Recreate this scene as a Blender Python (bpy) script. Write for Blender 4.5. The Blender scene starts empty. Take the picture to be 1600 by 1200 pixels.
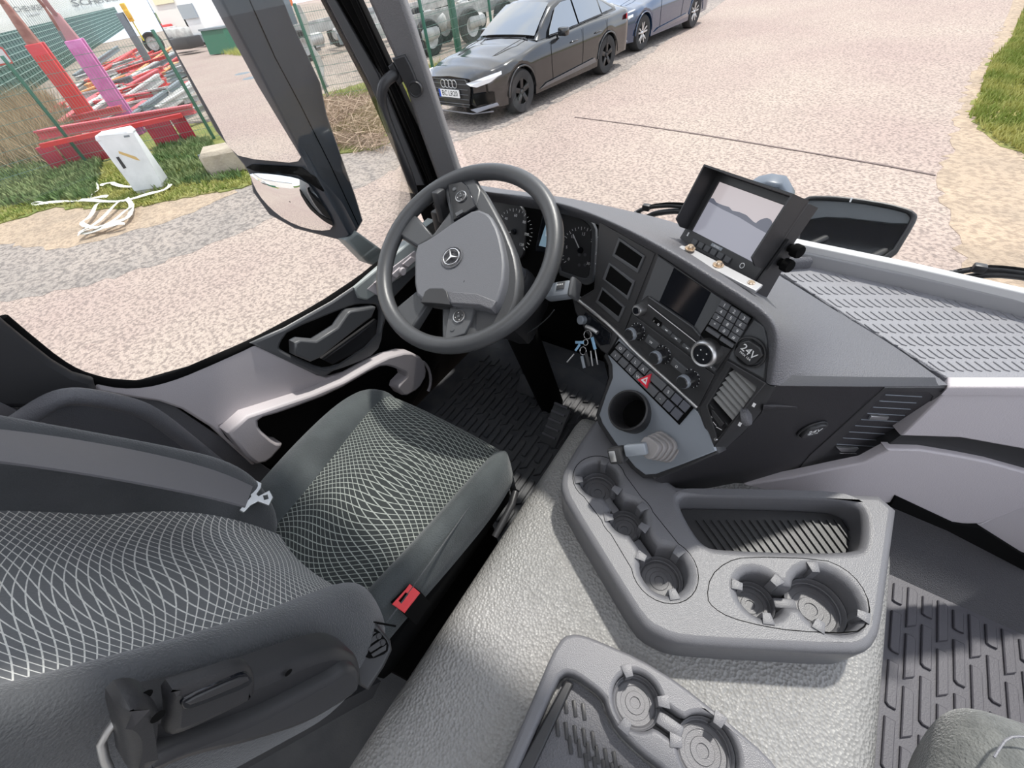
import bpy, bmesh, math, random
from mathutils import Vector, Matrix
random.seed(7)
S = bpy.context.scene
COL = S.collection
V = Vector
# ---------------------------------------------------------------- camera (x right, y forward, z up; ground z=0)
FPX = 650.0
_p, _r, _a = math.radians(46.6), 0.16, math.radians(40.0)
CF = V((-math.sin(_a)*math.cos(_p), math.cos(_a)*math.cos(_p), -math.sin(_p)))
_rt = CF.cross(V((0, 0, 1))).normalized(); _dn = CF.cross(_rt)
CX = math.cos(_r)*_rt + math.sin(_r)*_dn
CY = -math.sin(_r)*_rt + math.cos(_r)*_dn
CC = V((0, 0, 2.5))
cam = bpy.data.cameras.new('camera'); camo = bpy.data.objects.new('camera', cam); COL.objects.link(camo)
cam.sensor_width = 36; cam.sensor_fit = 'HORIZONTAL'; cam.lens = FPX/1600*36; cam.clip_start = .02; cam.clip_end = 500
m = Matrix(((CX.x, -CY.x, -CF.x, CC.x), (CX.y, -CY.y, -CF.y, CC.y), (CX.z, -CY.z, -CF.z, CC.z), (0, 0, 0, 1)))
camo.matrix_world = m
S.camera = camo
# ---------------------------------------------------------------- sky, sun, exposure
S.view_settings.view_transform = 'Standard'; S.view_settings.look = 'None'
S.view_settings.gamma = 1; S.view_settings.exposure = 0.25; S.view_settings.use_curve_mapping = False
W = bpy.data.worlds.new('sky'); S.world = W; W.use_nodes = True
nt = W.node_tree; nt.nodes.clear()
tc = nt.nodes.new('ShaderNodeTexCoord'); mp = nt.nodes.new('ShaderNodeMapping'); mp.inputs['Scale'].default_value = (1, 1, 2.5)
nz = nt.nodes.new('ShaderNodeTexNoise'); nz.inputs['Scale'].default_value = 2.2; nz.inputs['Detail'].default_value = 6
cr = nt.nodes.new('ShaderNodeValToRGB'); cr.color_ramp.elements[0].position = .38; cr.color_ramp.elements[1].position = .62
cr.color_ramp.elements[0].color = (.70, .80, 1, 1); cr.color_ramp.elements[1].color = (1, 1, 1, 1)
bg = nt.nodes.new('ShaderNodeBackground'); bg.inputs['Strength'].default_value = SKY = 1.5
ow = nt.nodes.new('ShaderNodeOutputWorld')
L = nt.links.new
L(tc.outputs['Generated'], mp.inputs[0]); L(mp.outputs[0], nz.inputs[0]); L(nz.outputs[0], cr.inputs[0]); L(cr.outputs[0], bg.inputs[0]); L(bg.outputs[0], ow.inputs[0])
sl = bpy.data.lights.new('sun', 'SUN'); sl.energy = 3.8; sl.angle = math.radians(2.5); sl.color = (1, .96, .9)
so = bpy.data.objects.new('sun', sl); COL.objects.link(so)
SUND = V((-.06, -.52, -1)).normalized()
so.rotation_euler = SUND.to_track_quat('-Z', 'Y').to_euler(); so.location = (0, 0, 20)
# ---------------------------------------------------------------- helpers
def ray(x, y): return CX*((x-800)/FPX) + CY*((y-600)/FPX) + CF
def PZ(x, y, z): v = ray(x, y); return CC + v*((z-CC.z)/v.z)
def PX(x, y, X): v = ray(x, y); return CC + v*((X-CC.x)/v.x)
def PY(x, y, Y): v = ray(x, y); return CC + v*((Y-CC.y)/v.y)
class Plane:
    def __init__(s, p0, n, up=(0, 0, 1)):
        s.o = V(p0); s.n = V(n).normalized(); up = V(up)
        s.u = up.cross(s.n).normalized() if abs(up.normalized().dot(s.n)) < .99 else V((1, 0, 0))
        s.v = s.n.cross(s.u)
    def w(s, x, y, off=0):
        v = ray(x, y); o = s.o + s.n*off
        return CC + v*((o-CC).dot(s.n)/v.dot(s.n))
    def uv(s, x, y, off=0):
        d = s.w(x, y, off)-s.o; return (d.dot(s.u), d.dot(s.v))
    def at(s, a, b, off=0): return s.o + s.u*a + s.v*b + s.n*off
    def shift(s, off): q = Plane(s.o+s.n*off, s.n); q.u = s.u; q.v = s.v; return q
def ZP(z): p = Plane((0, 0, z), (0, 0, 1)); p.u = V((1, 0, 0)); p.v = V((0, 1, 0)); return p
def XP(x): p = Plane((x, 0, 0), (1, 0, 0)); p.u = V((0, 1, 0)); p.v = V((0, 0, 1)); return p     # seen from +x
def YP(y): p = Plane((0, y, 0), (0, -1, 0)); p.u = V((1, 0, 0)); p.v = V((0, 0, 1)); return p     # seen from -y
_M = {}
def nn(t, k, **kw):
    n = t.nodes.new(k)
    for a, b in kw.items():
        if a in n.inputs: n.inputs[a].default_value = b
        else: setattr(n, a, b)
    return n
def mat(name, col, rough=.5, metal=0, bump=None, var=None, spec=.5, emit=None, coat=0, sheen=0, kind='noise'):
    """bump=(scale,strength,distance) ; var=(scale,colour2,contrast)"""
    if name in _M: return _M[name]
    M = bpy.data.materials.new(name); M.use_nodes = True; t = M.node_tree; b = t.nodes['Principled BSDF']
    b.inputs['Base Color'].default_value = (*col, 1); b.inputs['Roughness'].default_value = rough; b.inputs['Metallic'].default_value = metal
    b.inputs['Specular IOR Level'].default_value = spec
    if coat: b.inputs['Coat Weight'].default_value = coat
    if sheen: b.inputs['Sheen Weight'].default_value = sheen; b.inputs['Sheen Roughness'].default_value = .4
    if emit: b.inputs['Emission Color'].default_value = (*emit[:3], 1); b.inputs['Emission Strength'].default_value = emit[3]
    co = nn(t, 'ShaderNodeTexCoord')
    if var:
        z = nn(t, 'ShaderNodeTexNoise', Scale=var[0], Detail=5.0); t.links.new(co.outputs['Object'], z.inputs['Vector'])
        r = nn(t, 'ShaderNodeValToRGB'); c = var[2] if len(var) > 2 else .15
        r.color_ramp.elements[0].position = .5-c; r.color_ramp.elements[1].position = .5+c
        r.color_ramp.elements[0].color = (*col, 1); r.color_ramp.elements[1].color = (*var[1], 1)
        t.links.new(z.outputs[0], r.inputs[0]); t.links.new(r.outputs[0], b.inputs['Base Color'])
    if bump:
        if kind == 'noise': z = nn(t, 'ShaderNodeTexNoise', Scale=bump[0], Detail=3.0); o = z.outputs[0]
        else: z = nn(t, 'ShaderNodeTexVoronoi', Scale=bump[0]); o = z.outputs['Distance']
        t.links.new(co.outputs['Object'], z.inputs['Vector'])
        bp = nn(t, 'ShaderNodeBump', Strength=bump[1], Distance=bump[2]); t.links.new(o, bp.inputs['Height']); t.links.new(bp.outputs[0], b.inputs['Normal'])
    _M[name] = M; return M
def tag(o, label=None, cat=None, group=None, kind=None):
    if label: o['label'] = label
    if cat: o['category'] = cat
    if group: o['group'] = group
    if kind: o['kind'] = kind
    return o
def thing(name, label, cat, loc=(0, 0, 0), group=None, kind=None):
    o = bpy.data.objects.new(name, None); o.empty_display_size = .05; COL.objects.link(o); o.location = loc
    return tag(o, label, cat, group, kind)
def wloc(o):
    l = V((0, 0, 0))
    while o is not None: l = l + o.location; o = o.parent
    return l
def fin(name, me, material, parent=None, smooth=False, ang=35, label=None):
    """mesh in world coordinates -> object under parent"""
    me.name = name
    me.materials.clear()
    if material: me.materials.append(material)
    for p in me.polygons: p.material_index = 0
    o = bpy.data.objects.new(name, me); COL.objects.link(o)
    if parent is not None:
        me.transform(Matrix.Translation(-wloc(parent))); o.parent = parent
    else:
        vs = me.vertices
        if len(vs):
            xs = [v.co.x for v in vs]; ys = [v.co.y for v in vs]; zs = [v.co.z for v in vs]
            c = V(((min(xs)+max(xs))/2, (min(ys)+max(ys))/2, min(zs)))
            me.transform(Matrix.Translation(-c)); o.location = c
    if smooth:
        me.shade_smooth()
        try: me.set_sharp_from_angle(angle=math.radians(ang))
        except Exception: pass
    if label: o['label'] = label
    return o
def bmfin(name, bm, material, parent=None, smooth=False, ang=35, label=None, nrm=True):
    if nrm: bmesh.ops.recalc_face_normals(bm, faces=bm.faces)
    me = bpy.data.meshes.new(name); bm.to_mesh(me); bm.free()
    return fin(name, me, material, parent, smooth, ang, label)
def chaikin(P, n=2, closed=True, q=.25):
    P = [V(p) for p in P]
    for _ in range(n):
        Q = []
        N = len(P); rng = range(N) if closed else range(N-1)
        if not closed: Q.append(P[0])
        for i in rng:
            a, b = P[i], P[(i+1) % N]; Q.append(a*(1-q)+b*q); Q.append(a*q+b*(1-q))
        if not closed: Q.append(P[-1])
        P = Q
    return P
def circ(c, r, n=28, a0=0): return [(c[0]+r*math.cos(a0+2*math.pi*i/n), c[1]+r*math.sin(a0+2*math.pi*i/n)) for i in range(n)]
from mathutils.geometry import tessellate_polygon
def _clean(P, tol):
    Q = [P[0]]
    for p in P[1:]:
        if (p-Q[-1]).length > tol: Q.append(p)
    while len(Q) > 3 and (Q[0]-Q[-1]).length <= tol: Q.pop()
    return Q
def _area(P): return sum(P[i].x*P[(i+1) % len(P)].y-P[(i+1) % len(P)].x*P[i].y for i in range(len(P)))/2
def _inset(P, d):
    """move every vertex towards the left of the travel direction by d, mitre clamped"""
    Q = []; N = len(P)
    for i in range(N):
        e1 = (P[i]-P[i-1]).normalized(); e2 = (P[(i+1) % N]-P[i]).normalized()
        n1 = V((-e1.y, e1.x)); n2 = V((-e2.y, e2.x)); m_ = n1+n2
        if m_.length < .2: m_ = n1
        m_.normalize(); c = max(.62, m_.dot(n1)); Q.append(P[i]+m_*(d/c))
    return Q
def uvplate(name, pl, outer, holes=(), th=.01, off=0, bev=0, material=None, parent=None, rnd=0, hrnd=None, br=2, smooth=True, label=None):
    """flat piece on plane pl (local coordinates), rounded front edge; front face at off, body going back by th"""
    hrnd = rnd if hrnd is None else hrnd; C0 = []
    for k, P in enumerate([outer]+list(holes)):
        P = [V((p[0], p[1])) for p in P]; r = rnd if k == 0 else hrnd
        if r: P = chaikin(P, r, True, .2)
        P = _clean(P, max(1e-5, bev*.35))
        ar_ = _area(P)
        if (ar_ > 0) != (k == 0): P = P[::-1]
        C0.append(P)
    bm = bmesh.new(); o3 = pl.o+pl.n*off
    def W3(p, z): return o3+pl.u*p.x+pl.v*p.y+pl.n*z
    caps = []
    for P in C0:
        N = len(P); loops = []
        if bev:
            for j in range(br+1):
                f = math.pi/2*j/br; loops.append((_inset(P, bev*(1-math.sin(f))), -bev*(1-math.cos(f))))
        else: loops.append((P, 0))
        loops.append((P, -th))
        R = [[bm.verts.new(W3(p, z)) for p in Q] for Q, z in loops]
        for A_, B_ in zip(R, R[1:]):
            for i in range(N): j = (i+1) % N; bm.faces.new((A_[i], B_[i], B_[j], A_[j]))
        caps.append((loops[0][0], R[0], R[-1]))
    flat = [v for c in caps for v in c[1]]; flatb = [v for c in caps for v in c[2]]
    for t in tessellate_polygon([[V((p.x, p.y, 0)) for p in c[0]] for c in caps]):
        try: bm.faces.new([flat[i] for i in t])
        except Exception: pass
    for t in tessellate_polygon([[V((p.x, p.y, 0)) for p in P] for P in C0]):
        try: bm.faces.new([flatb[i] for i in t][::-1])
        except Exception: pass
    bmesh.ops.recalc_face_normals(bm, faces=bm.faces)
    if smooth and bev:
        for f_ in bm.faces: f_.smooth = True
        for c in caps:
            for ring_ in (c[1], c[2]):
                for i in range(len(ring_)):
                    e_ = bm.edges.get((ring_[i], ring_[(i+1) % len(ring_)]))
                    if e_: e_.smooth = False
        for e_ in bm.edges:
            if len(e_.link_faces) == 2 and e_.calc_face_angle(0) > .85: e_.smooth = False
    me = bpy.data.meshes.new(name); bm.to_mesh(me); bm.free()
    return fin(name, me, material, parent, False, 38, label)
def plate(name, pl, px, holes=(), off=0, **kw):
    return uvplate(name, pl, [pl.uv(*p, off) for p in px], [[pl.uv(*p, off) for p in h] for h in holes], off=off, **kw)
def text(name, s, size, pl, c, ang=0, off=.0005, material=None, parent=None, ex=.0003, font_x=1.0, align='CENTER', rot=None):
    cu = bpy.data.curves.new('t', 'FONT'); cu.body = s; cu.size = size; cu.extrude = ex; cu.align_x = align; cu.align_y = 'CENTER'; cu.resolution_u = 2
    ob = bpy.data.objects.new('t', cu); me = bpy.data.meshes.new_from_object(ob); bpy.data.objects.remove(ob); bpy.data.curves.remove(cu)
    ca, sa = math.cos(ang), math.sin(ang)
    U = pl.u*ca+pl.v*sa; Vv = -pl.u*sa+pl.v*ca; U = U*font_x; o3 = pl.at(c[0], c[1], off)
    me.transform(Matrix(((U.x, Vv.x, pl.n.x, o3.x), (U.y, Vv.y, pl.n.y, o3.y), (U.z, Vv.z, pl.n.z, o3.z), (0, 0, 0, 1))))
    return fin(name, me, material, parent)
def tube(name, pts, r, material, parent=None, n=10, closed=False, smoothn=0, caps=True, label=None, scale=None):
    P = [V(p) for p in pts]
    if smoothn: P = chaikin(P, smoothn, closed)
    N = len(P); bm = bmesh.new(); rings = []
    up = V((0, 0, 1)); prev = None
    for i in range(N):
        a = P[i-1] if (i or closed) else P[i]; b = P[(i+1) % N] if (i < N-1 or closed) else P[i]
        t = (b-a).normalized()
        if prev is None:
            s = t.cross(up); s = s if s.length > .1 else t.cross(V((1, 0, 0)))
        else: s = prev - t*prev.dot(t)
        s.normalize(); prev = s; q = t.cross(s)
        rr = r(i/(N-1)) if callable(r) else r
        rings.append([bm.verts.new(P[i]+(s*math.cos(2*math.pi*k/n)+q*math.sin(2*math.pi*k/n))*rr) for k in range(n)])
    for i in range(N if closed else N-1):
        A, B = rings[i], rings[(i+1) % N]
        for k in range(n): bm.faces.new((A[k], A[(k+1) % n], B[(k+1) % n], B[k]))
    if caps and not closed: bm.faces.new(rings[0]); bm.faces.new(rings[-1])
    return bmfin(name, bm, material, parent, True, 50, label)
def lathe(name, prof, c, ax, material, parent=None, n=32, label=None, up=None):
    """prof: (radius, height along ax)"""
    c = V(c); ax = V(ax).normalized(); s = ax.cross(V((0, 0, 1))); s = s if s.length > .1 else ax.cross(V((1, 0, 0))); s.normalize(); q = ax.cross(s)
    bm = bmesh.new(); R = []
    for r, h in prof:
        if r < 1e-6: R.append([bm.verts.new(c+ax*h)])
        else: R.append([bm.verts.new(c+ax*h+(s*math.cos(2*math.pi*k/n)+q*math.sin(2*math.pi*k/n))*r) for k in range(n)])
    for A, B in zip(R, R[1:]):
        for k in range(n):
            k2 = (k+1) % n
            if len(A) == 1 and len(B) == 1: continue
            if len(A) == 1: bm.faces.new((A[0], B[k], B[k2]))
            elif len(B) == 1: bm.faces.new((A[k], A[k2], B[0]))
            else: bm.faces.new((A[k], A[k2], B[k2], B[k]))
    return bmfin(name, bm, material, parent, True, 40, label)
def boxm(bm, c, sx, sy, sz, ux=V((1, 0, 0)), uy=V((0, 1, 0)), uz=V((0, 0, 1)), taper=1):
    vs = []
    for k in (-1, 1):
        tp = taper if k > 0 else 1
        for i, j in ((-1, -1), (1, -1), (1, 1), (-1, 1)): vs.append(bm.verts.new(V(c)+ux*(i*sx/2*tp)+uy*(j*sy/2*tp)+uz*(k*sz/2)))
    for f in ((3, 2, 1, 0), (4, 5, 6, 7), (0, 1, 5, 4), (1, 2, 6, 5), (2, 3, 7, 6), (3, 0, 4, 7)): bm.faces.new([vs[i] for i in f])
def box(name, c, s, material, parent=None, ux=None, uy=None, uz=None, bev=0, taper=1, label=None, seg=2):
    bm = bmesh.new(); ux = V(ux) if ux is not None else V((1, 0, 0)); uy = V(uy) if uy is not None else V((0, 1, 0)); uz = V(uz) if uz is not None else ux.cross(uy)
    boxm(bm, c, *s, ux, uy, uz, taper)
    if bev: bmesh.ops.bevel(bm, geom=list(bm.edges), offset=bev, segments=seg, affect='EDGES', profile=.5, clamp_overlap=True)
    return bmfin(name, bm, material, parent, bool(bev), 40, label)
def prism(name, pts, vec, material, parent=None, bev=0, label=None, seg=2):
    """closed 3-D polygon extruded by vec"""
    bm = bmesh.new(); A = [bm.verts.new(V(p)) for p in pts]; B = [bm.verts.new(V(p)+V(vec)) for p in pts]
    bm.faces.new(A); bm.faces.new(B[::-1])
    for i in range(len(A)): j = (i+1) % len(A); bm.faces.new((A[i], B[i], B[j], A[j]))
    if bev: bmesh.ops.bevel(bm, geom=list(bm.edges), offset=bev, segments=seg, affect='EDGES', profile=.5, clamp_overlap=True)
    return bmfin(name, bm, material, parent, bool(bev), 40, label)
def grid(name, rows, material, parent=None, sub=0, thick=0, label=None, closed=False, smooth=True, ang=60, crease=()):
    """rows of 3-D points -> surface, optional catmull-clark and thickness (to -normal)"""
    bm = bmesh.new(); G = [[bm.verts.new(V(p)) for p in r] for r in rows]
    for a, b in zip(G, G[1:]):
        n = len(a)
        for i in range(n if closed else n-1): bm.faces.new((a[i], a[(i+1) % n], b[(i+1) % n], b[i]))
    me = bpy.data.meshes.new(name); bm.to_mesh(me); bm.free()
    if sub or thick:
        ob = bpy.data.objects.new('t', me); COL.objects.link(ob)
        if sub: md = ob.modifiers.new('s', 'SUBSURF'); md.levels = sub; md.render_levels = sub; md.boundary_smooth = 'PRESERVE_CORNERS'
        if thick: md = ob.modifiers.new('t', 'SOLIDIFY'); md.thickness = thick; md.offset = -1
        dg = bpy.context.evaluated_depsgraph_get(); m2 = bpy.data.meshes.new_from_object(ob.evaluated_get(dg))
        bpy.data.objects.remove(ob); bpy.data.meshes.remove(me); me = m2
    return fin(name, me, material, parent, smooth, ang, label)
def cp(o, parent=None, loc=None):
    c = o.copy(); COL.objects.link(c); c.parent = parent if parent is not None else o.parent
    if loc is not None: c.location = loc
    return c
def copytree(o, parent=None):
    kids = list(o.children); c = o.copy(); COL.objects.link(c); c.parent = parent
    for k in kids: copytree(k, c)
    return c
def joinmesh(name, objs, material, parent=None, smooth=False):
    """join several parentless temp objects' meshes"""
    bm = bmesh.new()
    for o in objs:
        me = o.data.copy(); me.transform(Matrix.Translation(wloc(o))); bm.from_mesh(me); bpy.data.meshes.remove(me); bpy.data.objects.remove(o)
    me = bpy.data.meshes.new(name); bm.to_mesh(me); bm.free()
    return fin(name, me, material, parent, smooth)
# ---------------------------------------------------------------- materials
m_leather = mat('tunnel_vinyl', (.25, .246, .238), .42, bump=(190, .65, .004), kind='voronoi', var=(150, (.30, .296, .288), .2))
m_pad = mat('dash_soft', (0.112, 0.112, 0.122), .5, bump=(420, .4, .002), kind='voronoi')
m_pad_lt = mat('dash_top', (0.216, 0.216, 0.234), .5, bump=(420, .35, .002), kind='voronoi')
m_tray = mat('tray_plastic', (.142, .142, .152), .4, bump=(700, .2, .0015), kind='voronoi')
m_steel = mat('bracket_steel', (.42, .42, .43), .4, metal=.5)
m_dark = mat('dark_plastic', (0.028, 0.028, 0.030), .42, bump=(700, .2, .001))
m_face = mat('face_plastic', (0.035, 0.035, 0.037), .4, bump=(900, .15, .0006))
m_facel = mat('keypad_plate', (0.083, 0.086, 0.091), .42)
m_console = mat('console_black', (.022, .021, .024), .45, bump=(500, .3, .0015))
m_black = mat('black', (.004, .004, .004), .9, spec=.1)
m_gloss = mat('gloss_black', (.008, .009, .012), .08)
m_shelf = mat('shelf_grey', (0.277, 0.304, 0.341), .38, metal=.25, bump=(1200, .1, .0004))
m_pale = mat('door_pale', (0.486, 0.452, 0.466), .5, bump=(500, .3, .0015))
m_palel = mat('dash_pale', (0.500, 0.463, 0.481), .52, bump=(420, .3, .002))
m_wheel = mat('wheel_leather', (0.063, 0.065, 0.069), .36, bump=(500, .25, .001))
m_hub = mat('airbag_plastic', (0.134, 0.137, 0.149), .42, bump=(700, .4, .0012))
m_chrome = mat('chrome', (.75, .75, .75), .15, metal=1)
m_alu = mat('brushed_alu', (.62, .62, .62), .35, metal=1)
m_brass = mat('brass_bolt', (.75, .6, .45), .28, metal=1)
m_white = mat('white_print', (.8, .8, .8), .5)
m_rubber = mat('rubber_mat', (0.093, 0.090, 0.105), .5, bump=(300, .25, .002))
m_rubber2 = mat('rubber_mat_driver', (.05, .052, .058), .5, bump=(300, .25, .002), var=(14, (.075, .076, .08)))
m_velour = mat('seat_velour', (0.041, 0.048, 0.050), .9, bump=(380, .6, .003), var=(9, (.068, .078, .08)), sheen=.2)
m_velour_b = mat('backrest_velour', (0.054, 0.058, 0.062), .9, bump=(380, .6, .003), var=(9, (.075, .078, .083)), sheen=.35)
m_belt = mat('belt_web', (0.120, 0.117, 0.125), .6, bump=(900, .4, .001))
m_red = mat('buckle_red', (.75, .06, .07), .35)
m_hazard = mat('hazard_red', (.75, .03, .06), .35)
m_key = mat('blank_switch', (.105, .11, .13), .4)
m_switch = mat('switch_cap', (.105, .108, .116), .42)
m_headliner = mat('headliner', (.45, .45, .44), .8)
m_mirror = mat('mirror_glass', (.92, .92, .92), .0, metal=1)
m_house = mat('mirror_housing', (.035, .042, .055), .3, var=(3, (.05, .06, .075)))
def glassmat(name, tint, refl=.04):
    M = bpy.data.materials.new(name); M.use_nodes = True; t = M.node_tree; t.nodes.clear()
    tr = nn(t, 'ShaderNodeBsdfTransparent'); tr.inputs[0].default_value = (*tint, 1)
    gl = nn(t, 'ShaderNodeBsdfGlossy'); gl.inputs['Roughness'].default_value = .0
    fr = nn(t, 'ShaderNodeFresnel'); fr.inputs[0].default_value = 1.45
    mx = nn(t, 'ShaderNodeMixShader'); o = nn(t, 'ShaderNodeOutputMaterial')
    mu = nn(t, 'ShaderNodeMath', operation='MULTIPLY'); mu.inputs[1].default_value = refl*20
    t.links.new(fr.outputs[0], mu.inputs[0]); t.links.new(mu.outputs[0], mx.inputs[0]); t.links.new(tr.outputs[0], mx.inputs[1]); t.links.new(gl.outputs[0], mx.inputs[2]); t.links.new(mx.outputs[0], o.inputs[0])
    return M
m_glass = glassmat('cab_glass', (.96, .97, .965), .03)
m_wsglass = glassmat('windscreen_glass', (.97, .975, .97), .004)
def weave(name, base, line, axis):
    """dark cloth with two families of wavy pale threads, in object space (metres)"""
    M = bpy.data.materials.new(name); M.use_nodes = True; t = M.node_tree; b = t.nodes['Principled BSDF']
    b.inputs['Roughness'].default_value = .85; b.inputs['Sheen Weight'].default_value = .1
    uv = nn(t, 'ShaderNodeUVMap')
    sep = nn(t, 'ShaderNodeSeparateXYZ'); t.links.new(uv.outputs[0], sep.inputs[0])
    def mth(op, a, b_=None, c=None):
        n = nn(t, 'ShaderNodeMath', operation=op)
        for i, q in enumerate((a, b_, c)):
            if q is None: continue
            if isinstance(q, (int, float)): n.inputs[i].default_value = q
            else: t.links.new(q, n.inputs[i])
        return n.outputs[0]
    u, v = sep.outputs[0], sep.outputs[1]
    fam = []
    for sgn, ph in ((1, 0), (-1, 2.1)):
        w1 = mth('MULTIPLY', mth('SINE', mth('ADD', mth('MULTIPLY', u, 19.0), mth('ADD', mth('MULTIPLY', v, 8.0*sgn), ph))), .017)
        w2 = mth('MULTIPLY', mth('SINE', mth('ADD', mth('MULTIPLY', v, 13.0), ph*1.7)), .014)
        s = mth('ADD', v, mth('ADD', mth('MULTIPLY', u, .42*sgn), mth('ADD', w1, mth('MULTIPLY', w2, sgn))))
        fr = mth('FRACT', mth('MULTIPLY', s, 1/.0115))
        d = mth('ABSOLUTE', mth('SUBTRACT', fr, .5))
        fam.append(mth('LESS_THAN', d, .07))
    mx = mth('MAXIMUM', fam[0], fam[1])
    co = nn(t, 'ShaderNodeTexCoord'); z = nn(t, 'ShaderNodeTexNoise', Scale=300.0); t.links.new(co.outputs['Object'], z.inputs[0])
    c = nn(t, 'ShaderNodeMix', data_type='RGBA'); c.inputs[6].default_value = (*base, 1); c.inputs[7].default_value = (*line, 1)
    f = mth('MULTIPLY', mx, mth('ADD', .45, mth('MULTIPLY', z.outputs[0], .9)))
    t.links.new(f, c.inputs[0]); t.links.new(c.outputs[2], b.inputs['Base Color'])
    bp = nn(t, 'ShaderNodeBump', Strength=.4, Distance=.002); t.links.new(z.outputs[0], bp.inputs['Height']); t.links.new(bp.outputs[0], b.inputs['Normal'])
    return M
m_weave = weave('seat_cloth', (.018, .023, .023), (.30, .325, .30), 0)
m_weave_sunlit = weave('backrest_cloth_sunlit', (.13, .135, .14), (.7, .7, .66), 0)  # same cloth as the cushion, painted paler for sunlight on the backrest

m_knob = mat('knob_black', (.02, .02, .022), .22, coat=.5)
m_rib = mat('shelf_rib', (0.196, 0.196, 0.213), .5)
m_slat = mat('vent_slat', (.22, .22, .215), .4)
m_ledge = mat('door_ledge', (.34, .37, .36), .42, bump=(600, .2, .001))
# ================================================================ CAB SHELL
fl = box('floor', (0, .35, 1.15), (2.2, 2.1, .06), m_rubber2); tag(fl, 'black rubber cab floor under the mats', kind='structure')
wf = uvplate('wall_front', YP(1.26), [(-1.1, 1.1), (1.1, 1.1), (1.1, 1.72), (-1.1, 1.72)], th=.03, material=m_black); tag(wf, 'dark firewall behind the pedals', kind='structure')
wb = uvplate('wall_back', Plane((0, -1.05, 0), (0, 1, 0)), [(-1.15, 1.1), (1.15, 1.1), (1.15, 3.0), (-1.15, 3.0)], th=.03, material=m_headliner); tag(wb, 'pale rear wall of the cab', kind='structure')
rf = uvplate('ceiling', ZP(3.05), [(-1.15, -1.05), (1.15, -1.05), (1.15, .78), (-1.15, .78)], [[(-.4, -.85), (.55, -.85), (.55, .3), (-.4, .3)]], th=.03, material=m_headliner); tag(rf, 'cab roof lining with an opening added to let daylight in', kind='structure')  # roof is out of view; its opening is added to let skylight in
# right side (out of frame): low door panel with open window above, and pillar
wr = uvplate('wall_right', Plane((1.13, 0, 0), (-1, 0, 0)), [(-1.25, 1.1), (1.05, 1.1), (1.05, 1.85), (-1.25, 1.85)], th=.05, material=m_pale); tag(wr, 'passenger door inner panel', kind='structure')
# ---- left door
wl = uvplate('wall_left', XP(-1.14), [(-1.05, 1.1), (1.27, 1.1), (1.27, 1.66), (-.2, 1.66), (-1.05, 1.9)], th=.03, material=m_black); tag(wl, 'dark lower shell of the driver side', kind='structure')
fw = uvplate('trim_6', YP(1.22), [(-1.14, 1.5), (-.6, 1.5), (-.6, 1.78), (-1.06, 1.80), (-1.14, 1.80)], th=.03, material=m_black); tag(fw, 'dark corner behind the dashboard end', kind='structure')
XD = XP(-1.08)
door = thing('door_1', 'driver door inner panel in pale and dark plastic', None, (-1.08, .3, 1.2), kind='structure')
def dpl(name, px, mt, off=0, holes=(), th=.03, rnd=0, bev=.004, hrnd=None, label=None, parent=None):
    return plate(name, XD, px, holes, off=off, th=th, bev=bev, rnd=rnd, hrnd=hrnd, material=mt, parent=parent or door, label=label)
dpl('back_panel', [(150, 594), (220, 599), (300, 576), (400, 532), (500, 478), (560, 438), (640, 380), (690, 330), (700, 420), (690, 560), (640, 640), (420, 730), (330, 680), (230, 655)], m_black, off=-.05, th=.02)
upper = dpl('upper_panel', [(147, 594), (185, 602), (225, 601), (300, 578), (392, 537), (512, 590), (560, 577), (520, 612), (345, 664), (362, 690), (395, 727), (330, 668), (285, 640), (250, 628), (196, 620), (152, 612)], m_pale, th=.014, bev=.006, label='pale grey upper door panel')
dpl('armrest_surround', [(392, 537), (445, 512), (520, 470), (560, 443), (592, 420), (640, 380), (676, 345), (684, 372), (660, 420), (612, 470), (598, 520), (575, 545), (530, 575), (508, 590), (497, 588)], m_facel, off=.006, th=.02, bev=.008,
    holes=[[(440, 535), (452, 518), (540, 482), (560, 476), (592, 476), (598, 490), (592, 540), (575, 556), (525, 575), (505, 577), (455, 555), (437, 545)]], hrnd=1, label='dark door pull surround')
dpl('window_ledge', [(554, 450), (592, 418), (640, 378), (678, 343), (686, 370), (670, 402), (640, 424), (604, 450), (574, 470), (560, 466)], m_ledge, off=.012, th=.03, bev=.006, label='pale ledge along the window')
dpl('pull_handle', [(461, 536), (470, 531), (495, 533), (528, 512), (543, 490), (548, 486), (588, 480), (582, 496), (560, 512), (500, 560), (486, 566), (462, 556)], m_facel, off=.03, th=.03, bev=.006)
dpl('latch_cup', [(505, 562), (560, 522), (590, 500), (588, 535), (520, 570)], m_dark, off=-.02, th=.02)
dpl('lower_pocket_lip', [(345, 664), (520, 606), (600, 560), (640, 549), (662, 560), (668, 585), (655, 608), (632, 621), (620, 606), (640, 585), (610, 572), (590, 574), (520, 615), (440, 645), (404, 655), (405, 670), (430, 692), (445, 694), (420, 722), (397, 727)], m_pale, off=.045, th=.05, bev=.008, rnd=1, label='grey lip of the door pocket')
tube('speaker_ring', [XD.at(XD.uv(646, 590)[0]+.062*math.cos(a), XD.uv(646, 590)[1]+.095*math.sin(a), .03) for a in [i*math.pi/14-1.2 for i in range(20)]], .006, m_pale, door)
tube('window_seal', [XD.w(*p, -.010) for p in [(0, 497), (42, 532), (85, 566), (118, 585), (150, 595), (185, 602), (225, 601), (262, 592), (300, 578), (400, 534), (500, 479), (560, 439), (592, 413), (640, 378), (676, 345)]], .011, m_black, door, smoothn=1)
sw = plate('switch_panel', XD, [(574, 452), (600, 428), (648, 392), (656, 402), (590, 462)], off=.014, th=.01, bev=.002, material=m_pale, parent=door)
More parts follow.
